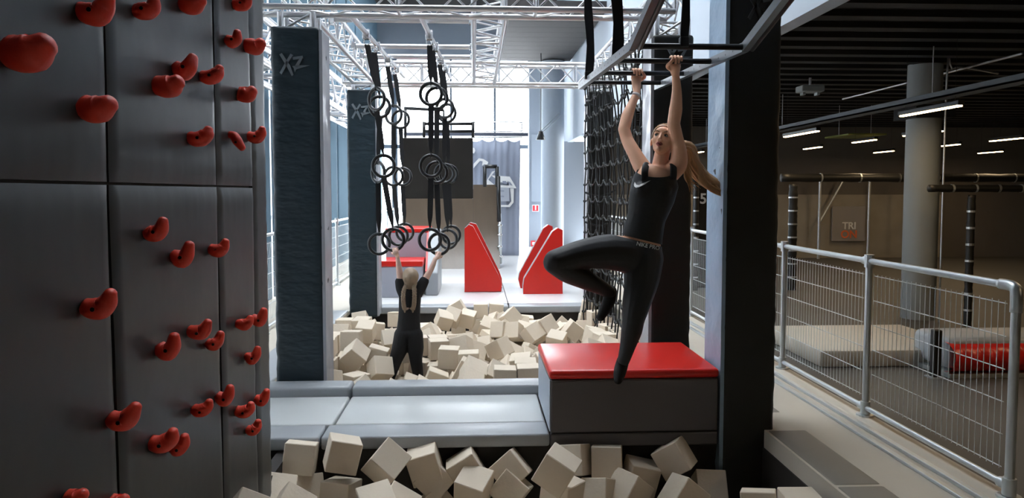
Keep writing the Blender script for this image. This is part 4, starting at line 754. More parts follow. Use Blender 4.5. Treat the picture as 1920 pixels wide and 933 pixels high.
# ================================================================ dark hall
_u = MB().tube([(0, 0, 0), (0, 0, 1)], 1, 5).build('wire', blk, None, True); BM = _u.data; bpy.data.objects.remove(_u)
def lamp(label, px, py, X, Y0, Y1, on=True):
    z = 1.6-(py-360.5)/(px-890)*X if px > 0 else py
    t = thing('strip_light', label, 'lamp', (X, Y0, z), 'warm strip lights of the dark hall')
    L = Y1-Y0
    f = MB(); f.box(-.035, .035, 0, L, .0, .05, .006); f.build('housing', blk, t)
    f = MB(); f.box(-.028, .028, .02, L-.02, -.015, .001, .004); f.build('diffuser', lampm, t)
    for yy in (.1, L-.1): R = rod('wire', (0, yy, .05), (0, yy, 3.25-z), .002, t, BM)
    l = bpy.data.objects.new('light', bpy.data.lights.new('strip_lamp', 'AREA')); COL.objects.link(l); l.parent = t; l.location = (0, L/2, -.02)
    l.data.shape = 'RECTANGLE'; l.data.size = .06; l.data.size_y = L; l.data.energy = 6; l.data.color = (1, .72, .42)
    return t
LT = [(5.0, 7.5, 8.6, 2.5, 'largest warm strip light, crossing in front of the concrete column'), (5.0, 10.7, 11.9, 2.5, 'warm strip light just right of the massive black post'), (5.0, 16.2, 17.2, 2.5, 'warm strip light seen left of the massive black post, beside the ponytail'),
      (6.8, 14.4, 15.2, 2.5, 'warm strip light lowest beside the massive black post'), (6.8, 12.4, 13.2, 2.5, 'warm strip light in the middle between black post and concrete column'), (6.8, 10.6, 11.6, 2.5, 'warm strip light partly hidden by the left edge of the concrete column'),
      (9.0, 15.7, 16.5, 2.5, 'small warm strip light low between black post and concrete column'), (9.0, 13.5, 14.1, 2.5, 'small warm strip light at the right edge of the concrete column'), (9.0, 11.9, 12.7, 2.5, 'warm strip light cut by the right picture edge'), (11.5, 15.8, 16.6, 2.5, 'furthest strip light on the right')]
LT += [(5.0, 4.3, 5.4, 2.5, 'added warm strip light of the nearest row, out of view on the right'), (5.0, 1.1, 2.2, 2.5, 'added warm strip light of the nearest row, unseen beside the viewer'), (6.8, 5.2, 6.2, 2.5, 'added warm strip light of the second row, out of view on the right')]  # unseen lamps continuing the rows, added to brighten the near floor
for X, a_, b_, z, lab in LT: lamp(lab, 0, z, X, a_, b_)
t = thing('cable_tray', 'dark grey cable tray carrying the nearest row of strip lights', 'tray', (5.0, 5.5, 2.6))
f = MB(); f.box(-.09, .09, 0, 12.3, .0, .02); f.box(-.09, -.08, 0, 12.3, 0, .07); f.box(.08, .09, 0, 12.3, 0, .07); f.build('tray', mat('tray_grey', (.10, .115, .125), .6), t)
for yy in (2.5, 6.5, 10.5): rod('hanger', (0, yy, .02), (0, yy, .59), .006, t)
t = thing('conduit', 'thin grey ceiling pipe running back over the dark hall', 'pipe', (6.0, 8.0, 3.12)); rod('pipe', (0, 0, 0), (0, 4.0, 0), .014, t)
t = thing('conduit', 'thin white conduit climbing the concrete column', 'pipe', (5.74, 8.90, 0))
f = MB(); f.tube(smoothpath([(0, 0, 0), (0, 0, 3.0), (.06, 0, 3.1), (.3, .1, 3.13), (1.0, .5, 3.13)], 4), .012, 6); f.build('pipe', galv, t, True)
t = thing('ceiling_unit', 'small white device under the dark ceiling, right of the black post', 'device', (at(1519, 156, 10.2).x, 10.2, 2.98))
f = MB(); f.box(-.16, .16, -.12, .12, 0, .09, .02); f.build('case', conc, t); rod('bracket', (0, 0, .09), (0, 0, .2), .02, t)
for xx in (-.1, .1):
    f = MB(); f.box(xx-.02, xx+.02, -.05, .05, -.04, 0, .005); f.build('bracket', conc, t)
t = thing('ceiling_panel', 'faint olive panel under the dark ceiling', 'panel', (at(1627, 247, 13).x, 13, 2.62))
f = MB(); f.box(-.35, .35, 0, .9, 0, .03, .005); f.build('panel', mat('olive_panel', (.16, .17, .03), .6), t)
for a_ in (-.3, .3): rod('wire', (a_, .45, .03), (a_, .45, .57), .004, t)
# trampoline park frames with padded bars
def padbar(label, P, r, m=vblk):
    t = thing('padded_bar', label, 'padded bar', P[0], 'padded bars in the dark hall')
    f = MB(); Q = []; n = 40; RR = []
    for i in range(n+1):
        Q.append((Vector(P[1])-Vector(P[0]))*(i/n)); RR.append(r*(1+.05*math.sin(i*2.2)+.04*math.sin(i*5.1)))
    f.tube(Q, RR, 12); f.build('sleeve', m, t, True)
    for k in range(1, 8):
        q = (Vector(P[1])-Vector(P[0]))*(k/8); d = (Vector(P[1])-Vector(P[0])).normalized()
        f = MB(); f.tube([q-d*.012, q+d*.012], r*1.08, 12); f.build('tie', galv, t)
    return t
padbar('long black padded bar high in the dark hall, behind the concrete column', (at(1470, 335, 12).x, 12, 1.82), .07) if False else None
padbar('long black padded bar high in the dark hall, behind the concrete column', [(at(1465, 333, 12).x, 12, at(1465, 333, 12).z), (at(1935, 330, 12).x+1, 12, at(1465, 333, 12).z)], .07)
padbar('nearer black padded bar passing in front of the concrete column', [(at(1742, 353, 8.6).x, 8.6, at(1742, 353, 8.6).z), (at(1935, 353, 8.6).x+1, 8.6, at(1742, 353, 8.6).z)], .045)
padbar('upright black padded bar left in the dark hall, beside the massive post', [(at(1488, 345, 12).x, 12, at(1488, 345, 12).z), (at(1488, 345, 12).x, 12, 0)], .07)
padbar('upright black padded bar right of the concrete column', [(at(1822, 365, 8.6).x, 8.6, at(1822, 365, 8.6).z), (at(1822, 365, 8.6).x, 8.6, 0)], .045)
padbar('thin upright padded bar beside the number 5 board', [(at(1306, 345, 12).x, 12, at(1306, 345, 12).z), (at(1306, 345, 12).x, 12, 0)], .04)
t = thing('number_board', 'dark padded board with a white number 5', 'board', (at(1334, 400, 12.3).x, 12.3, 0))
f = MB(); f.box(-.30, .35, 0, .1, 0, 1.9, .03); f.build('board', plyd, t)
def text(s_, size, name, m, parent, loc, rot=(PI/2, 0, 0), depth=.004, shear=0):
    c = bpy.data.curves.new(name, 'FONT'); c.body = s_; c.size = size; c.extrude = depth; c.align_x = 'CENTER'; c.align_y = 'CENTER'; c.shear = shear; c.offset = size*.02
    o = bpy.data.objects.new(name, c); COL.objects.link(o); dg = bpy.context.evaluated_depsgraph_get(); me = bpy.data.meshes.new_from_object(o.evaluated_get(dg)); bpy.data.objects.remove(o)
    me.materials.clear(); me.materials.append(m); o = bpy.data.objects.new(name, me); COL.objects.link(o); o.parent = parent; o.location = loc; o.rotation_euler = rot; return o
text('5', .24, 'digit', mat('digit_grey', (.5, .5, .5), .6), t, Vector((at(1318, 373, 12.3).x, 12.285, at(1318, 373, 12.3).z))-t.location)
t = thing('wall_banner', 'grey poster with white and orange capital letters on the hall wall', 'poster', (at(1592, 425, 17.8).x, 17.8, at(1592, 425, 17.8).z))
f = MB(); f.box(-.42, .42, 0, .05, -.35, .5, .005); f.build('board', mat('poster_grey', (.28, .26, .25), .7), t)
text('TRI', .24, 'lettering', wht, t, (0, -.006, .02)); text('ON', .26, 'lettering', org, t, (0, -.006, -.19))
t = thing('brace_frame', 'grey diagonal brace and uprights on the hall wall', 'frame', (at(1545, 420, 17.6).x, 17.6, 0))
rod('brace', (-.1, 0, .9), (.45, 0, 1.9), .03, t, GM); rod('upright', (-.12, 0, 0), (-.12, 0, 1.9), .035, t, GM); rod('upright', (1.1, 0, 0), (1.1, 0, 1.9), .035, t, GM); rod('upright', (2.0, 0, 0), (2.0, 0, 1.9), .035, t, GM)
# low things behind the fence
t = thing('low_platform', 'low beige padded platform behind the right fence', 'platform', (4.05, 6.6, 0))
f = MB(); f.box(-.9, .62, 0, 1.3, 0, .16, .03); autosm(f.build('pad', beige, t))
t = thing('padded_post', 'short black post behind the right fence, next to the red bolster', 'post', (3.98, 6.2, 0)); f = MB(); f.box(-.035, .035, -.035, .035, 0, .42, .01); f.build('post', vblk, t)
f = MB(); f.box(-.06, .06, -.06, .06, 0, .012); f.build('foot_plate', galv, t)
t = thing('red_bolster', 'puckered red padded bolster with a grey top behind the right fence', 'bolster', (4.10, 6.15, .04))
f = MB(); b = f.bm; G = []
for i in range(61):
    x = 1.3*i/60; row = []
    for k in range(14):
        a_ = PI*(k/13); q = 1+.10*math.sin(x*38)*math.sin(a_)+.06*math.sin(x*83+k)
        row.append(b.verts.new((x, .12-.16*math.sin(a_)*q, .13-.13*math.cos(a_))))
    G.append(row)
for i in range(60):
    for k in range(13): b.faces.new((G[i][k], G[i+1][k], G[i+1][k+1], G[i][k+1]))
f.build('cover', red, t, True)
f = MB(); f.box(0, 1.3, .06, .6, .02, .30, .06, seg=3); autosm(f.build('top_pad', matg, t))
f = MB(); f.box(-.02, 1.3, .0, .58, -.04, .0, .005); f.build('frame', galv, t)
# ================================================================ foam cubes
def dec(s_): return [tuple(int(v)/100 for v in c.split(',')) for c in s_.split()]
c = MB(); c.box(-.1, .1, -.1, .1, -.1, .1, .005, seg=1); _o = c.build('foam_cube', foam); CM = _o.data; bpy.data.objects.remove(_o)
def cube(c, lab, grp):
    o = bpy.data.objects.new('foam_cube', CM); COL.objects.link(o); o.location = c[:3]; o.rotation_euler = c[3:]; o.scale = (.985,)*3
    return tag(o, lab, 'foam cube', grp)
NH = ['upright foam cube nearest the climbing wall, against the dark boards in the near pit', 'second upright foam cube from the climbing wall, tilted slightly, in the near pit', 'foam cube balanced on its corner, third along the back of the near pit', 'foam cube with its ridge up, right of the corner balanced one in the near pit', 'foam cube with a dark diamond face, in front of the ridged one', 'foam cube with a pitched top against the dark boards, near the middle', 'foam cube with a broad lit top in the middle left of the near pit', 'large foam cube face lowest at the left end of the near pit', 'foam cube tilted like a diamond at the bottom left edge of the photo', 'foam cube wedged under the first and second upright cubes', 'foam cube with a flat lit top, below the second upright cube', 'foam cube lying with its lit face up below the corner balanced one', 'brown faced foam cube sunk between the lit faced one and the diamond faced one', 'foam cube corner poking up at the bottom edge, left of the middle', 'foam cube leaning right, back row in the middle of the near pit', 'foam cube leaning right in front of the leaning back row one', 'foam cube leaning left, beside the pair of upright cubes at the box', 'left one of the two upright foam cubes in front of the red topped box', 'right one of the two upright foam cubes in front of the red topped box', 'small looking shaded foam cube right of the upright pair', 'highest tilted foam cube with a chipped edge, in front of the box on the right', 'foam cube with a large lit top at the bottom middle of the near pit', 'foam cube behind, between the large topped one and the white faced one', 'foam cube with a pale diamond face, below the upright pair', 'foam cube with a pale roof shape, bottom right of the near pit', 'foam cube at the right end, beside the massive black post', 'rightmost foam cube of the near pit, under the brown edge pad', 'foam cube in front of the foot of the massive black post']
FH = ['square foam cube facing front behind the nearest left post', 'foam cube in the back left corner of the far pit', 'foam cube on its corner left of the girl\'s leg', 'foam cube touching the girl\'s left trouser leg', 'upright foam cube standing out at the front middle of the far pit', 'highest foam cube leaning at the far edge of the far pit', 'foam cube under the highest leaning one at the far edge', 'foam cube right of the highest leaning one at the far edge', 'tan and grey foam cube on its corner in the middle of the far pit', 'tilted foam cube in the right half of the far pit', 'grey faced foam cube right of the middle in the far pit', 'foam cube facing the viewer squarely, right of the middle of the far pit', 'tan foam cube in the front left corner of the far pit', 'foam cube just behind the girl\'s left hip', 'foam cube with a flat top above the left end of the red topped box', 'foam cube with a pitched top near the cargo net']
for c, l_ in (((-1.05, 3.42, .085, .75, .5, .3), 'pale foam cube corner at the foot of the climbing wall, bottom left'), ((-1.03, 3.40, -.15, 0, .1, .4), 'foam cube under the one at the foot of the climbing wall'), ((-1.05, 3.42, -.38, .1, 0, .1), 'foam cube two below the one at the foot of the climbing wall')): cube(c, l_, 'foam cubes in the near pit')
for i, c in enumerate(dec(NEAR_HERO)): cube(c, NH[i] if i < len(NH) else None, 'foam cubes in the near pit')
for i, c in enumerate(dec(FAR_HERO)): cube(c, FH[i] if i < len(FH) else None, 'foam cubes in the far pit')
def pix(p):
    d = Vector(p)-EYE; return CX+FPX*d.dot(RT)/d.dot(FW), CY-FPX*d.dot(UP)/d.dot(FW)
ZN = [(688, 'behind the nearest left post'), (738, 'left of the girl'), (795, 'around the girl'), (850, 'just right of the girl'), (905, 'under the step boxes'), (960, 'below the left wedge'), (1020, 'between the wedges'), (1085, 'below the right wedge'), (9999, 'by the cargo net')]
ZN[4] = (905, 'towards the left wedge')
ORD = 'first second third fourth fifth sixth seventh eighth ninth tenth eleventh twelfth thirteenth fourteenth fifteenth sixteenth'.split()
zone = {}
for c in dec(FAR_SEEN):
    px, py = pix(c[:3]); z = next(n for l, n in ZN if px < l); r = 'foremost' if py > 690 else 'front' if py > 664 else 'middle' if py > 628 else 'rear' if py > 604 else 'rearmost'
    zone.setdefault((z, r), []).append((px, c))
for (z, r), L9 in zone.items():
    for i, (px, c) in enumerate(sorted(L9)):
        cube(c, '%s foam cube from the left in the %s rows %s' % (ORD[min(i, 15)], r, z), 'jumbled foam cubes in the far pit')
for nm_, S_ in (('far', FAR_UNDER), ('near', NEAR_UNDER+' '+NEAR_SEEN)):
    b = bmesh.new()
    for c in dec(S_):
        r = bmesh.ops.create_cube(b, size=.197, matrix=Matrix.Translation(c[:3]) @ Euler(c[3:]).to_matrix().to_4x4())
    m = MB(); m.bm.free(); m.bm = b
    if len(b.verts): tag(m.build('foam_cube_filling', foam), 'hidden lower layer of foam cubes in the %s pit' % nm_, 'foam cubes', None, 'stuff')
# ================================================================ people
def remesh(mb, vox, smooth=6):
    me = bpy.data.meshes.new('r'); bmesh.ops.recalc_face_normals(mb.bm, faces=mb.bm.faces); mb.bm.to_mesh(me); mb.bm.free()
    o = bpy.data.objects.new('r', me); COL.objects.link(o)
    m = o.modifiers.new('r', 'REMESH'); m.mode = 'VOXEL'; m.voxel_size = vox
    m2 = o.modifiers.new('s', 'SMOOTH'); m2.factor = .5; m2.iterations = smooth
    dg = bpy.context.evaluated_depsgraph_get(); out = bpy.data.meshes.new_from_object(o.evaluated_get(dg))
    bpy.data.objects.remove(o); bpy.data.meshes.remove(me)
    r = MB(); r.bm.from_mesh(out); bpy.data.meshes.remove(out); return r
def limb(s, P, R, n=5, sq=1, ref=None, cap=True, seg=16):
    P = [Vector(p) for p in P]
    Q = smoothpath(P, n); RR = interp(R, n); s.tube(Q, RR, seg, sq=sq, ref=ref)
    if cap and sq == 1: s.ell(Q[0], (RR[0],)*3); s.ell(Q[-1], (RR[-1],)*3)
def cut(mb, co, no):
    "remove what lies on the side no points to"
    b = mb.bm; bmesh.ops.bisect_plane(b, geom=b.verts[:]+b.edges[:]+b.faces[:], plane_co=co, plane_no=no, clear_outer=True); return mb
def shell(o, th):
    m = o.modifiers.new('thickness', 'SOLIDIFY'); m.thickness = th; m.offset = -1; return o
def hand(s, fing, wrist, G, axis, nrm, rb, k=1.0, thumb=1):
    """fist round a bar: G bar centre, axis along the bar, nrm horizontal towards the palm side; palm parts go to s, fingers to fing"""
    G = Vector(G); a = Vector(axis).normalized(); n = Vector(nrm).normalized(); wrist = Vector(wrist); up = n.cross(a)
    if up.z < 0: up = -up
    palm = G+n*(rb+.016*k)-up*.028*k
    limb(s, [wrist, (wrist+palm)/2+n*.002, palm, G+n*(rb+.012*k)], [.023*k, .031*k, .036*k, .028*k], sq=1)
    s.ell(palm, (.040*k, .017*k, .040*k), Matrix((a, n, up)).transposed())
    for i in range(4):
        off = (i-1.5)*.0205*k; r0 = (.0093, .0098, .0095, .0082)[i]*k; R_ = rb+r0*1.05; ln = (200, 225, 215, 190)[i]; P = []; RR = []
        P.append(palm+a*off*.85+up*.012*k); RR.append(r0*1.1)
        for j in range(9):
            ph = math.radians(-12+ln*j/8); bump = 1+.10*(j in (3, 6))
            P.append(G+a*off*(1.05-.02*j)+n*math.cos(ph)*R_+up*math.sin(ph)*R_); RR.append(r0*bump*(1-.025*j))
        fing.tube(smoothpath(P, 3), interp(RR, 3), 10); fing.ell(P[-1], (RR[-1]*1.02,)*3, None, 10, 8)
    P = [palm-up*.018*k+a*thumb*.022*k, palm-up*.004*k+a*thumb*.044*k-n*.004, G-up*(rb+.006*k)+a*thumb*.052*k, G-n*(rb*.8+.008*k)-up*(rb*.6+.004)+a*thumb*.042*k, G-n*(rb+.011*k)+up*.004+a*thumb*.030*k]
    fing.tube(smoothpath(P, 4), interp([.014*k, .0125*k, .011*k, .0105*k, .0085*k], 4), 10); fing.ell(P[-1], (.0088*k,)*3, None, 10, 8)
def head(s, c, Rm, k):
    "head facing local -y; c is the centre"
    L = lambda p: Vector(c)+Rm @ (Vector(p)*k)
    E = lambda p, r, ro=None: s.ell(L(p), tuple(q*k for q in r), Rm @ ro if ro else Rm, 24, 16)
    E((0, .014, .030), (.073, .092, .082)); E((0, -.018, -.018), (.062, .068, .078)); E((0, -.026, -.058), (.050, .052, .045))
    E((0, -.060, -.092), (.022, .022, .017)); E((0, -.035, -.082), (.036, .040, .024))
    for sg in (-1, 1):
        E((sg*.034, -.056, -.026), (.026, .024, .026)); E((sg*.077, .012, -.012), (.009, .018, .030)); E((sg*.030, -.071, .022), (.024, .014, .009)); E((sg*.0115, -.094, -.036), (.0085, .010, .007))
    E((0, -.060, -.062), (.026, .026, .022)); E((0, -.066, .040), (.045, .022, .030))
    s.tube([L((0, -.080, .016)), L((0, -.089, -.005)), L((0, -.101, -.026)), L((0, -.102, -.034))], [.0070*k, .0075*k, .0095*k, .0090*k], 12)
    s.ell(L((0, -.1015, -.031)), (.0098*k,)*3)
def strands(s, Lf, c0, rad, end, n, lo, hi, r=.0045, spread=0):
    "locks combed over an ellipsoid from the hairline towards end"
    e = Vector([(end[i]-c0[i])/rad[i] for i in range(3)]).normalized()
    for i in range(n):
        a = lo+(hi-lo)*i/(n-1); d = Vector((math.sin(a), -.62+.50*min(1, (abs(a)/1.55)**1.6), .80*math.cos(a)-.10)).normalized()
        P = []
        for j in range(9):
            u_ = j/8*.96; v = d.lerp(e, u_).normalized()*(1.015+.012*math.sin(i*2.4+j)); P.append(Lf((c0[0]+v.x*rad[0], c0[1]+v.y*rad[1], c0[2]+v.z*rad[2])))
        s.tube(smoothpath(P, 2), interp([r*.5]+[r]*7+[r*.7], 2), 6)
def face_bits(t, c, Rm, k, look=(0, 0)):
    o = Vector(t.location); L = lambda p: Vector(c)+Rm @ (Vector(p)*k)-o
    for sg in (-1, 1):
        f = MB(); f.ell(L((sg*.031, -.0705, .003)), (.0125*k, .0125*k, .0075*k), Rm); f.build('eye', eyew, t, True)
        f = MB(); f.ell(L((sg*.031+look[0], -.0795, .003+look[1])), (.0078*k, .0045*k, .0070*k), Rm); f.build('iris', iris, t, True)
        f = MB(); f.tube([L((sg*.018, -.0825, .0085)), L((sg*.031, -.0845, .0115)), L((sg*.045, -.0765, .0065))], [.0018*k, .0032*k, .0018*k], 8); f.build('lash_line', brow, t, True)
        f = MB(); f.tube([L((sg*.014, -.088, .024)), L((sg*.032, -.0875, .031)), L((sg*.052, -.071, .026))], [.0030*k, .0034*k, .0016*k], 8); f.build('eyebrow', brow, t, True)
    f = MB(); f.tube(smoothpath([L((-.022, -.078, -.059)), L((-.007, -.0885, -.0535)), L((0, -.0885, -.0555)), L((.007, -.0885, -.0535)), L((.022, -.078, -.059))], 4), interp([.002*k, .0055*k, .005*k, .0055*k, .002*k], 4), 8)
    f.tube(smoothpath([L((-.021, -.077, -.062)), L((0, -.0875, -.0735)), L((.021, -.077, -.062))], 4), interp([.002*k, .0068*k, .002*k], 4), 8); f.build('lips', lipm, t, True)
    f = MB(); f.ell(L((0, -.0845, -.0640)), (.013*k, .0055*k, .0042*k), Rm); f.build('mouth_opening', mat('mouth_dark', (.08, .01, .01), .6), t, True)
def decal(name, m, polys, tree, parent, off=.003, th=.0015, res=3):
    "flat print laid onto a garment: outlines in picture pixels dropped onto its surface"
    b = bmesh.new()
    for P in polys:
        t = bmesh.new(); vs = [t.verts.new((a, c, 0)) for a, c in P]; t.faces.new(vs)
        bmesh.ops.triangulate(t, faces=t.faces[:]); bmesh.ops.subdivide_edges(t, edges=t.edges[:], cuts=res, use_grid_fill=True)
        bmesh.ops.triangulate(t, faces=t.faces[:])
        mp = {}; ok = True
        for v in t.verts:
            d = (at(v.co.x, v.co.y, 1)-EYE).normalized(); h = tree.ray_cast(EYE, d)
            mp[v] = None if h[0] is None else b.verts.new(h[0]-d*off-parent.location)
        for f in t.faces:
            if all(mp[v] for v in f.verts):
                try: b.faces.new([mp[v] for v in f.verts])
                except ValueError: pass
        t.free()
    m_ = MB(); m_.bm.free(); m_.bm = b; o = m_.build(name, m, parent); shell(o, th); return o
def text_polys(s_, px, py, hgt, ang, wsc=1):
    c = bpy.data.curves.new('t', 'FONT'); c.body = s_; c.size = 1; c.offset = .018; c.align_x = 'CENTER'; c.align_y = 'CENTER'; c.fill_mode = 'FRONT'
    o = bpy.data.objects.new('t', c); COL.objects.link(o); dg = bpy.context.evaluated_depsgraph_get(); me = bpy.data.meshes.new_from_object(o.evaluated_get(dg)); bpy.data.objects.remove(o)
    out = []; ca, sa = math.cos(ang), math.sin(ang)
    for p in me.polygons:
        P = []
        for i in p.vertices:
            v = me.vertices[i].co; x, y = v.x*hgt*wsc, -v.y*hgt; P.append((px+x*ca-y*sa, py+x*sa+y*ca))
        out.append(P)
    return out
def garment(t, name, mb, m, th=.003):
    bmesh.ops.translate(mb.bm, vec=-t.location, verts=mb.bm.verts); return mb.build(name, m, t, True)
# ---------------------------------------------------------------- the woman
Wm = thing('person', 'woman in black tank top and leggings hanging from the monkey bars, blond ponytail flying', 'person', at(1200, 470, 4.8))
RH, LH = (at(1195, 140, 5.2).x, 5.2, 2.428), (at(1268, 113, 4.6).x, 4.6, 2.408)
LW, RW = at(1267, 142, 4.66), at(1194, 174, 5.15)
torso = [at(1200, 482, 4.80), at(1204, 446, 4.80), at(1212, 408, 4.80), at(1222, 370, 4.80), at(1231, 338, 4.80), at(1238, 318, 4.81)]
tr_ = [.142, .122, .118, .140, .140, .100]
legA = [at(1186, 478, 4.80), at(1140, 472, 4.75), at(1090, 477, 4.69), at(1042, 490, 4.63)]; rA = [.118, .108, .088, .070]
legA2 = [at(1040, 492, 4.63), at(1066, 510, 4.68), at(1098, 524, 4.74), at(1126, 538, 4.80), at(1143, 548, 4.84)]; rA2 = [.066, .064, .058, .043, .035]
ftA = [at(1145, 546, 4.86), at(1142, 562, 4.85), at(1135, 578, 4.82), at(1126, 594, 4.79)]; rfA = [.036, .037, .033, .022]
legB = [at(1207, 484, 4.80), at(1203, 520, 4.79), at(1196, 560, 4.77), at(1188, 596, 4.75)]; rB = [.122, .112, .088, .068]
legB2 = [at(1188, 596, 4.75), at(1184, 620, 4.76), at(1177, 648, 4.77), at(1169, 676, 4.77)]; rB2 = [.066, .062, .045, .033]
ftB = [at(1168, 676, 4.79), at(1164, 690, 4.77), at(1161, 702, 4.73), at(1159, 712, 4.70)]; rfB = [.035, .037, .033, .022]
armL = [at(1258, 324, 4.80), at(1271, 308, 4.79), at(1273, 285, 4.77), at(1268, 258, 4.75), at(1263, 232, 4.72)]; raL = [.062, .060, .050, .044, .041]
armL2 = [at(1263, 232, 4.72), at(1267, 205, 4.70), at(1269, 172, 4.68), LW]; raL2 = [.041, .042, .031, .024]
armR = [at(1214, 326, 4.84), at(1201, 308, 4.88), at(1190, 288, 4.92), at(1177, 264, 4.98), at(1170, 242, 5.02)]; raR = [.058, .055, .047, .042, .040]
armR2 = [at(1170, 242, 5.02), at(1176, 218, 5.07), at(1186, 193, 5.12), RW]; raR2 = [.040, .041, .030, .024]
hc = at(1243, 264, 4.83)
Rm = (Matrix.Rotation(math.radians(-24), 3, 'Z') @ Matrix.Rotation(math.radians(-22), 3, 'X') @ Matrix.Rotation(math.radians(7), 3, 'Y'))
s = MB(); fg = MB()
limb(s, torso, tr_, sq=.66, ref=(0, 1, 0), seg=24); s.ell(torso[0], (.145, .105, .10))
s.ell(at(1236, 322, 4.81), (.125, .062, .045))
for P, R in ((legA, rA), (legA2, rA2), (ftA, rfA), (legB, rB), (legB2, rB2), (ftB, rfB), (armL, raL), (armL2, raL2), (armR, raR), (armR2, raR2)): limb(s, P, R)
limb(s, [at(1237, 318, 4.84), at(1239, 300, 4.845), hc+Vector((.012, .03, -.04))], [.058, .050, .050])
head(s, hc, Rm, .98)
hand(s, fg, LW, LH, (1, 0, 0), (0, 1, 0), .0175, 1.0, -1)
hand(s, fg, RW, RH, (1, 0, 0), (0, 1, 0), .0175, 1.0, 1)
s = remesh(s, .0055, 5); s.merge(fg.bm)
garment(Wm, 'body', s, skin)
face_bits(Wm, hc, Rm, .98, (-.0035, .001))
# leggings with feet
s = MB(); q = .007
for P, R in ((legA, rA), (legA2, rA2), (legB, rB), (legB2, rB2)): limb(s, P, [r+q for r in R])
limb(s, torso[:2], [r+q for r in tr_[:2]], sq=.66, ref=(0, 1, 0), seg=24); s.ell(torso[0], (.151, .112, .105))
s = remesh(s, .007, 5); cut(s, at(1212, 455, 4.8), (.25, 0, 1))
leg_tree_mb = s.bm.copy(); LT_ = BVHTree.FromBMesh(leg_tree_mb)
lg = garment(Wm, 'leggings', s, fab)
s = MB()
limb(s, ftA, [r+.006 for r in rfA]); s2 = MB(); limb(s2, ftB, [r+.006 for r in rfB])
garment(Wm, 'sock', remesh(s, .006, 3), sockm); garment(Wm, 'sock', remesh(s2, .006, 3), sockm)
# tank top
s = MB(); TT = torso[:]; TR = [r+.010 for r in tr_]; TT[0] = at(1203, 470, 4.8); TR[0] = .135; TR[1] = .134; TR[2] = .126
limb(s, TT, TR, sq=.68, ref=(0, 1, 0), seg=28)
for sg in (-1, 1): s.ell(at(1224+sg*19, 356, 4.745), (.060, .052, .058))
s = remesh(s, .006, 6)
cut(s, at(1212, 451, 4.8), (-.25, 0, -1)); cut(s, at(1236, 320, 4.8), (0, -.45, 1))
for P in ([at(1209, 338, 4.725), at(1209, 322, 4.725), at(1212, 309, 4.77), at(1220, 314, 4.88), at(1226, 335, 4.92)], [at(1262, 336, 4.725), at(1263, 321, 4.725), at(1261, 307, 4.77), at(1250, 314, 4.88), at(1244, 335, 4.92)]):
    s.tube(smoothpath(P, 5), .022, 12, sq=.35, ref=(0, -1, .3))
TB = BVHTree.FromBMesh(s.bm)
garment(Wm, 'tank_top', s, fab)
SW = [(1188.5, 345), (1190, 341), (1191.5, 343.5), (1193, 346), (1198, 346.5), (1206, 343), (1219.5, 338), (1208, 345.5), (1198, 350.5), (1192, 351.5), (1189, 349)]
decal('chest_mark', wht, [SW], TB, Wm, .004, .002)
decal('waistband_lettering', wht, text_polys('NIKE PRO', 1215, 461, 10.3, math.radians(12), .98), LT_, Wm, .004, .001, 0)
f = MB(); w0 = RW+Vector((-.002, 0, -.012)); d = (at(1186, 193, 5.12)-RW).normalized(); f.tube([w0, w0+d*.022], .031, 20); f.build('wristband', mat('white_band', (.7, .6, .58), .6), Wm, True); Wm.children[-1].location = -Wm.location
# hair: cap and flying ponytail
s = MB(); L = lambda p: hc+Rm @ (Vector(p)*.98)
s.ell(L((0, .018, .034)), (.079, .096, .086), Rm, 32, 20); s.ell(L((0, .060, -.006)), (.066, .056, .062), Rm, 24, 16)
s = remesh(s, .005, 4); cut(s, L((0, -.058, .071)), Rm @ Vector((0, -1, -.75)))
strands(s, L, (0, .018, .034), (.079, .096, .086), (0, .108, .010), 46, -1.75, 1.75)
garment(Wm, 'hair', s, hair)
root = L((0, .105, .012)); s = MB(); rnd = random.Random(3)
ctr = [root, at(1290, 272, 4.98), at(1297, 298, 5.0), at(1312, 322, 5.0), at(1338, 342, 4.98), at(1376, 364, 4.95)]
wd = [.016, .032, .050, .062, .058, .028]
for i in range(64):
    a, r = rnd.uniform(0, 6.28), math.sqrt(rnd.random()); k0 = rnd.uniform(.80, 1.0); P = []
    for j, c in enumerate(ctr):
        w_ = wd[j]*r; ph = .9*math.sin(j*1.5+i*.9); P.append(c+Vector((math.cos(a+ph)*w_, math.sin(a+ph)*w_*.8, math.sin(a*1.0+ph)*w_*.8-(.02*rnd.random() if j > 2 else 0))))
    P = P[:5]+[P[4].lerp(P[5], k0)]
    s.tube(smoothpath(P, 6), interp([.006, .009, .010, .010, .009, .0015], 6), 6)
limb(s, ctr[:5]+[ctr[4].lerp(ctr[5], .7)], [.014, .024, .034, .038, .032, .010], sq=1)
s.ell(root, (.020, .020, .022)); garment(Wm, 'ponytail', s, hair)
s = MB(); rnd = random.Random(8)
for i in range(14):
    P = [root+Vector((rnd.uniform(-.02, .02), .02, 0)), at(1285+rnd.uniform(-4, 4), 300, 4.97), at(1287+rnd.uniform(-6, 10), 325+rnd.uniform(-6, 10), 4.95), at(1296+rnd.uniform(-5, 22), 350+rnd.uniform(-5, 12), 4.94)]
    s.tube(smoothpath(P, 5), interp([.005, .006, .005, .001], 5), 5)
garment(Wm, 'loose_locks', s, hair)
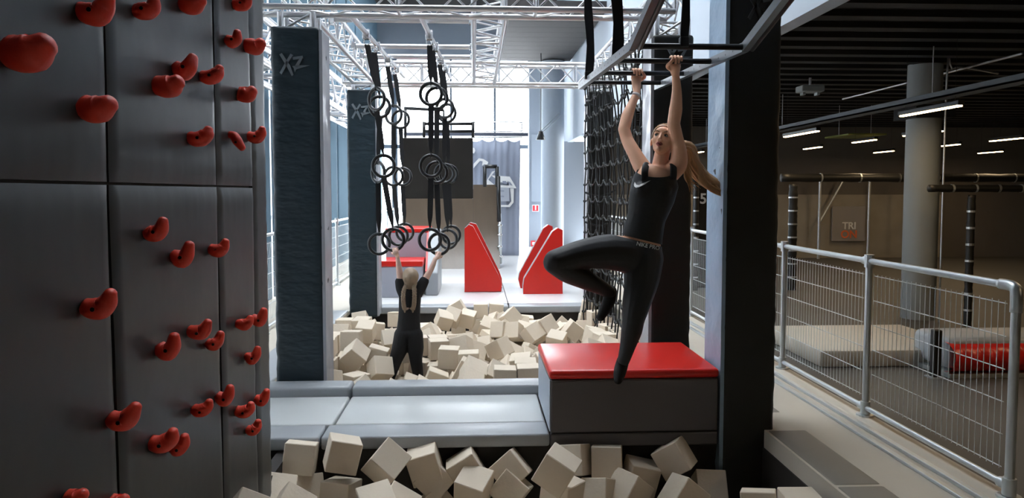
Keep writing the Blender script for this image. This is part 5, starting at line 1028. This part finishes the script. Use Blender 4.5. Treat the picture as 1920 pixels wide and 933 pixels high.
# ---------------------------------------------------------------- the girl
GY = 7.42
Gm = thing('person', 'girl with two braids seen from behind, in black, holding two rings', 'person', at(765, 640, GY))
g_ = lambda a, b, dy=0: at(a, b, GY+dy)
GL, GR = at(739, 470.5, 7.35), at(823, 477.5, 7.6)
GL = at(742, 469, 7.35); GRc = at(822, 476, 7.6)
LWg, RWg = g_(745, 480, .02), g_(816, 485, .12)
tor = [g_(766, 622), g_(767, 598), g_(768, 575), g_(769, 553), g_(770, 541)]; tR = [.112, .100, .095, .104, .072]
lA = [g_(756, 628), g_(750, 652, -.01), g_(742, 674, -.02), g_(733, 700, -.03), g_(728, 714, -.03)]; rAg = [.080, .070, .052, .042, .038]
lB = [g_(776, 628), g_(779, 652), g_(780, 674), g_(783, 696, .02), g_(785, 712, .02)]; rBg = [.080, .070, .050, .042, .038]
aA = [g_(757, 548), g_(752, 537), g_(750, 518), g_(748, 500)]; aA2 = [g_(748, 500), g_(747, 492), LWg]
aB = [g_(783, 546, .02), g_(790, 535, .04), g_(799, 520, .06), g_(808, 505, .09)]; aB2 = [g_(808, 505, .09), g_(812, 496, .1), RWg]
hg = g_(769.5, 522, .01)
RmG = Matrix.Rotation(math.radians(188), 3, 'Z') @ Matrix.Rotation(math.radians(-8), 3, 'X')
s = MB(); fg = MB()
limb(s, tor, tR, sq=.66, ref=(0, 1, 0), seg=20); s.ell(g_(769, 545), (.10, .05, .035))
for P, R in ((lA, rAg), (lB, rBg), (aA, [.044, .041, .034, .029]), (aA2, [.029, .027, .021]), (aB, [.044, .041, .034, .029]), (aB2, [.029, .027, .021])): limb(s, P, R)
limb(s, [g_(769.5, 545), g_(769.5, 535), hg+Vector((0, 0, -.05))], [.040, .036, .036]); head(s, hg, RmG, .86)
limb(s, [lA[-1], lA[-1]+Vector((-.02, .10, -.06))], [.036, .022]); limb(s, [lB[-1], lB[-1]+Vector((.03, .10, -.06))], [.036, .022])
hand(s, fg, LWg, GL, (1, 0, .1), (0, -1, 0), .0145, .76, -1); hand(s, fg, RWg, GRc, (1, 0, -.1), (0, -1, 0), .0145, .76, 1)
s = remesh(s, .006, 4); s.merge(fg.bm); garment(Gm, 'body', s, skin2)
face_bits(Gm, hg, RmG, .86)
s = MB(); limb(s, [g_(766, 625), g_(767, 598), g_(767, 578)], [.122, .110, .102], sq=.7, ref=(0, 1, 0), seg=20); s.ell(g_(766, 624), (.12, .095, .075))
for P, R in ((lA, [.092, .083, .066, .056, .050]), (lB, [.092, .083, .064, .055, .050])): limb(s, P, R)
s = remesh(s, .007, 4); cut(s, g_(767, 585), (0, 0, 1)); garment(Gm, 'trousers', s, fab2)
s = MB(); TR = [.114, .108, .108, .112, .080]; limb(s, [g_(767, 604)]+tor[1:], TR, sq=.7, ref=(0, 1, 0), seg=22)
limb(s, [g_(758, 552), g_(752.5, 540), g_(750.5, 529)], [.056, .054, .047]); limb(s, [g_(782, 550, .02), g_(789.5, 537, .04), g_(794.5, 528, .05)], [.056, .054, .047])
s = remesh(s, .007, 4); cut(s, g_(767, 590), (0, 0, -1)); cut(s, g_(770, 536.5), (0, .2, 1)); 
for sg in (-1, 1): pass
cm = MB()
garment(Gm, 'shirt', s, fab2)
s = MB(); limb(s, [g_(758, 552), g_(752.5, 540), g_(750.0, 528)], [.058, .056, .050]); garment(Gm, 'sleeve', remesh(s, .007, 3), fab2)
s = MB(); limb(s, [g_(782, 550, .02), g_(789.5, 537, .04), g_(795.0, 527, .05)], [.058, .056, .050]); garment(Gm, 'sleeve', remesh(s, .007, 3), fab2)
# skin sliver framed by the open back: a small tied bow at the waist
f = MB(); q = g_(767.5, 580, -.088)
for sg in (-1, 1): f.ell(q+Vector((sg*.026, 0, .006)), (.026, .008, .012), Matrix.Rotation(sg*.35, 3, 'Y'))
garment(Gm, 'hair_tie_bow', f, mat('bow_cloth', (.42, .30, .22), .7))
s = MB(); Lg = lambda p: hg+RmG @ (Vector(p)*.86)
s.ell(Lg((0, .016, .030)), (.082, .100, .090), RmG, 32, 20); s.ell(Lg((0, .050, -.030)), (.066, .058, .072), RmG, 24, 16)
s = remesh(s, .005, 4); cut(s, Lg((0, -.050, .060)), RmG @ Vector((0, -1, -.5)))
for sg in (-1, 1): strands(s, Lg, (0, .016, .030), (.082, .100, .090), (sg*.042, .070, -.055), 22, 0.03*sg, sg*1.75, .0042)
for sg in (-1, 1):
    for i in range(12):
        z0_ = .118-.013*i; P = []
        y0_ = .016+.100*math.sqrt(max(0, 1-((z0_-.030)/.090)**2)) if abs(z0_-.03) < .09 else .016
        A0 = Vector((sg*.002, y0_, z0_)); B0 = Vector((sg*.045, .075, -.060))
        for j in range(7):
            p = A0.lerp(B0, j/6); q = Vector((p.x/.082, (p.y-.016)/.1, (p.z-.03)/.09))
            if j < 6 and q.length > .3: q = q.normalized()*1.02; p = Vector((q.x*.082+sg*.018*math.sin(j/6*PI), q.y*.1+.016, q.z*.09+.03))
            P.append(Lg(p))
        s.tube(smoothpath(P, 2), .0042, 6)
garment(Gm, 'hair', s, hair2)
for nm_, P in (('left', [g_(762, 533, -.06), g_(757, 545, -.10), g_(756, 560, -.105), g_(757, 572, -.10), g_(759, 580, -.095)]), ('right', [g_(776, 533, -.06), g_(777, 545, -.10), g_(777, 560, -.105), g_(776, 572, -.10), g_(774, 580, -.095)])):
    s = MB(); Q = smoothpath(P, 8)
    for st in range(3):
        PP = []
        for i, c in enumerate(Q):
            u_ = i/len(Q); a = i*.85+st*2*PI/3; PP.append(c+Vector((math.cos(a)*.013, math.sin(2*a)*.006, 0)))
        s.tube(smoothpath(PP, 2), .0105, 8)
    s.ell(Q[-1]-Vector((0, 0, .012)), (.010, .008, .020)); garment(Gm, 'braid', s, hair2)
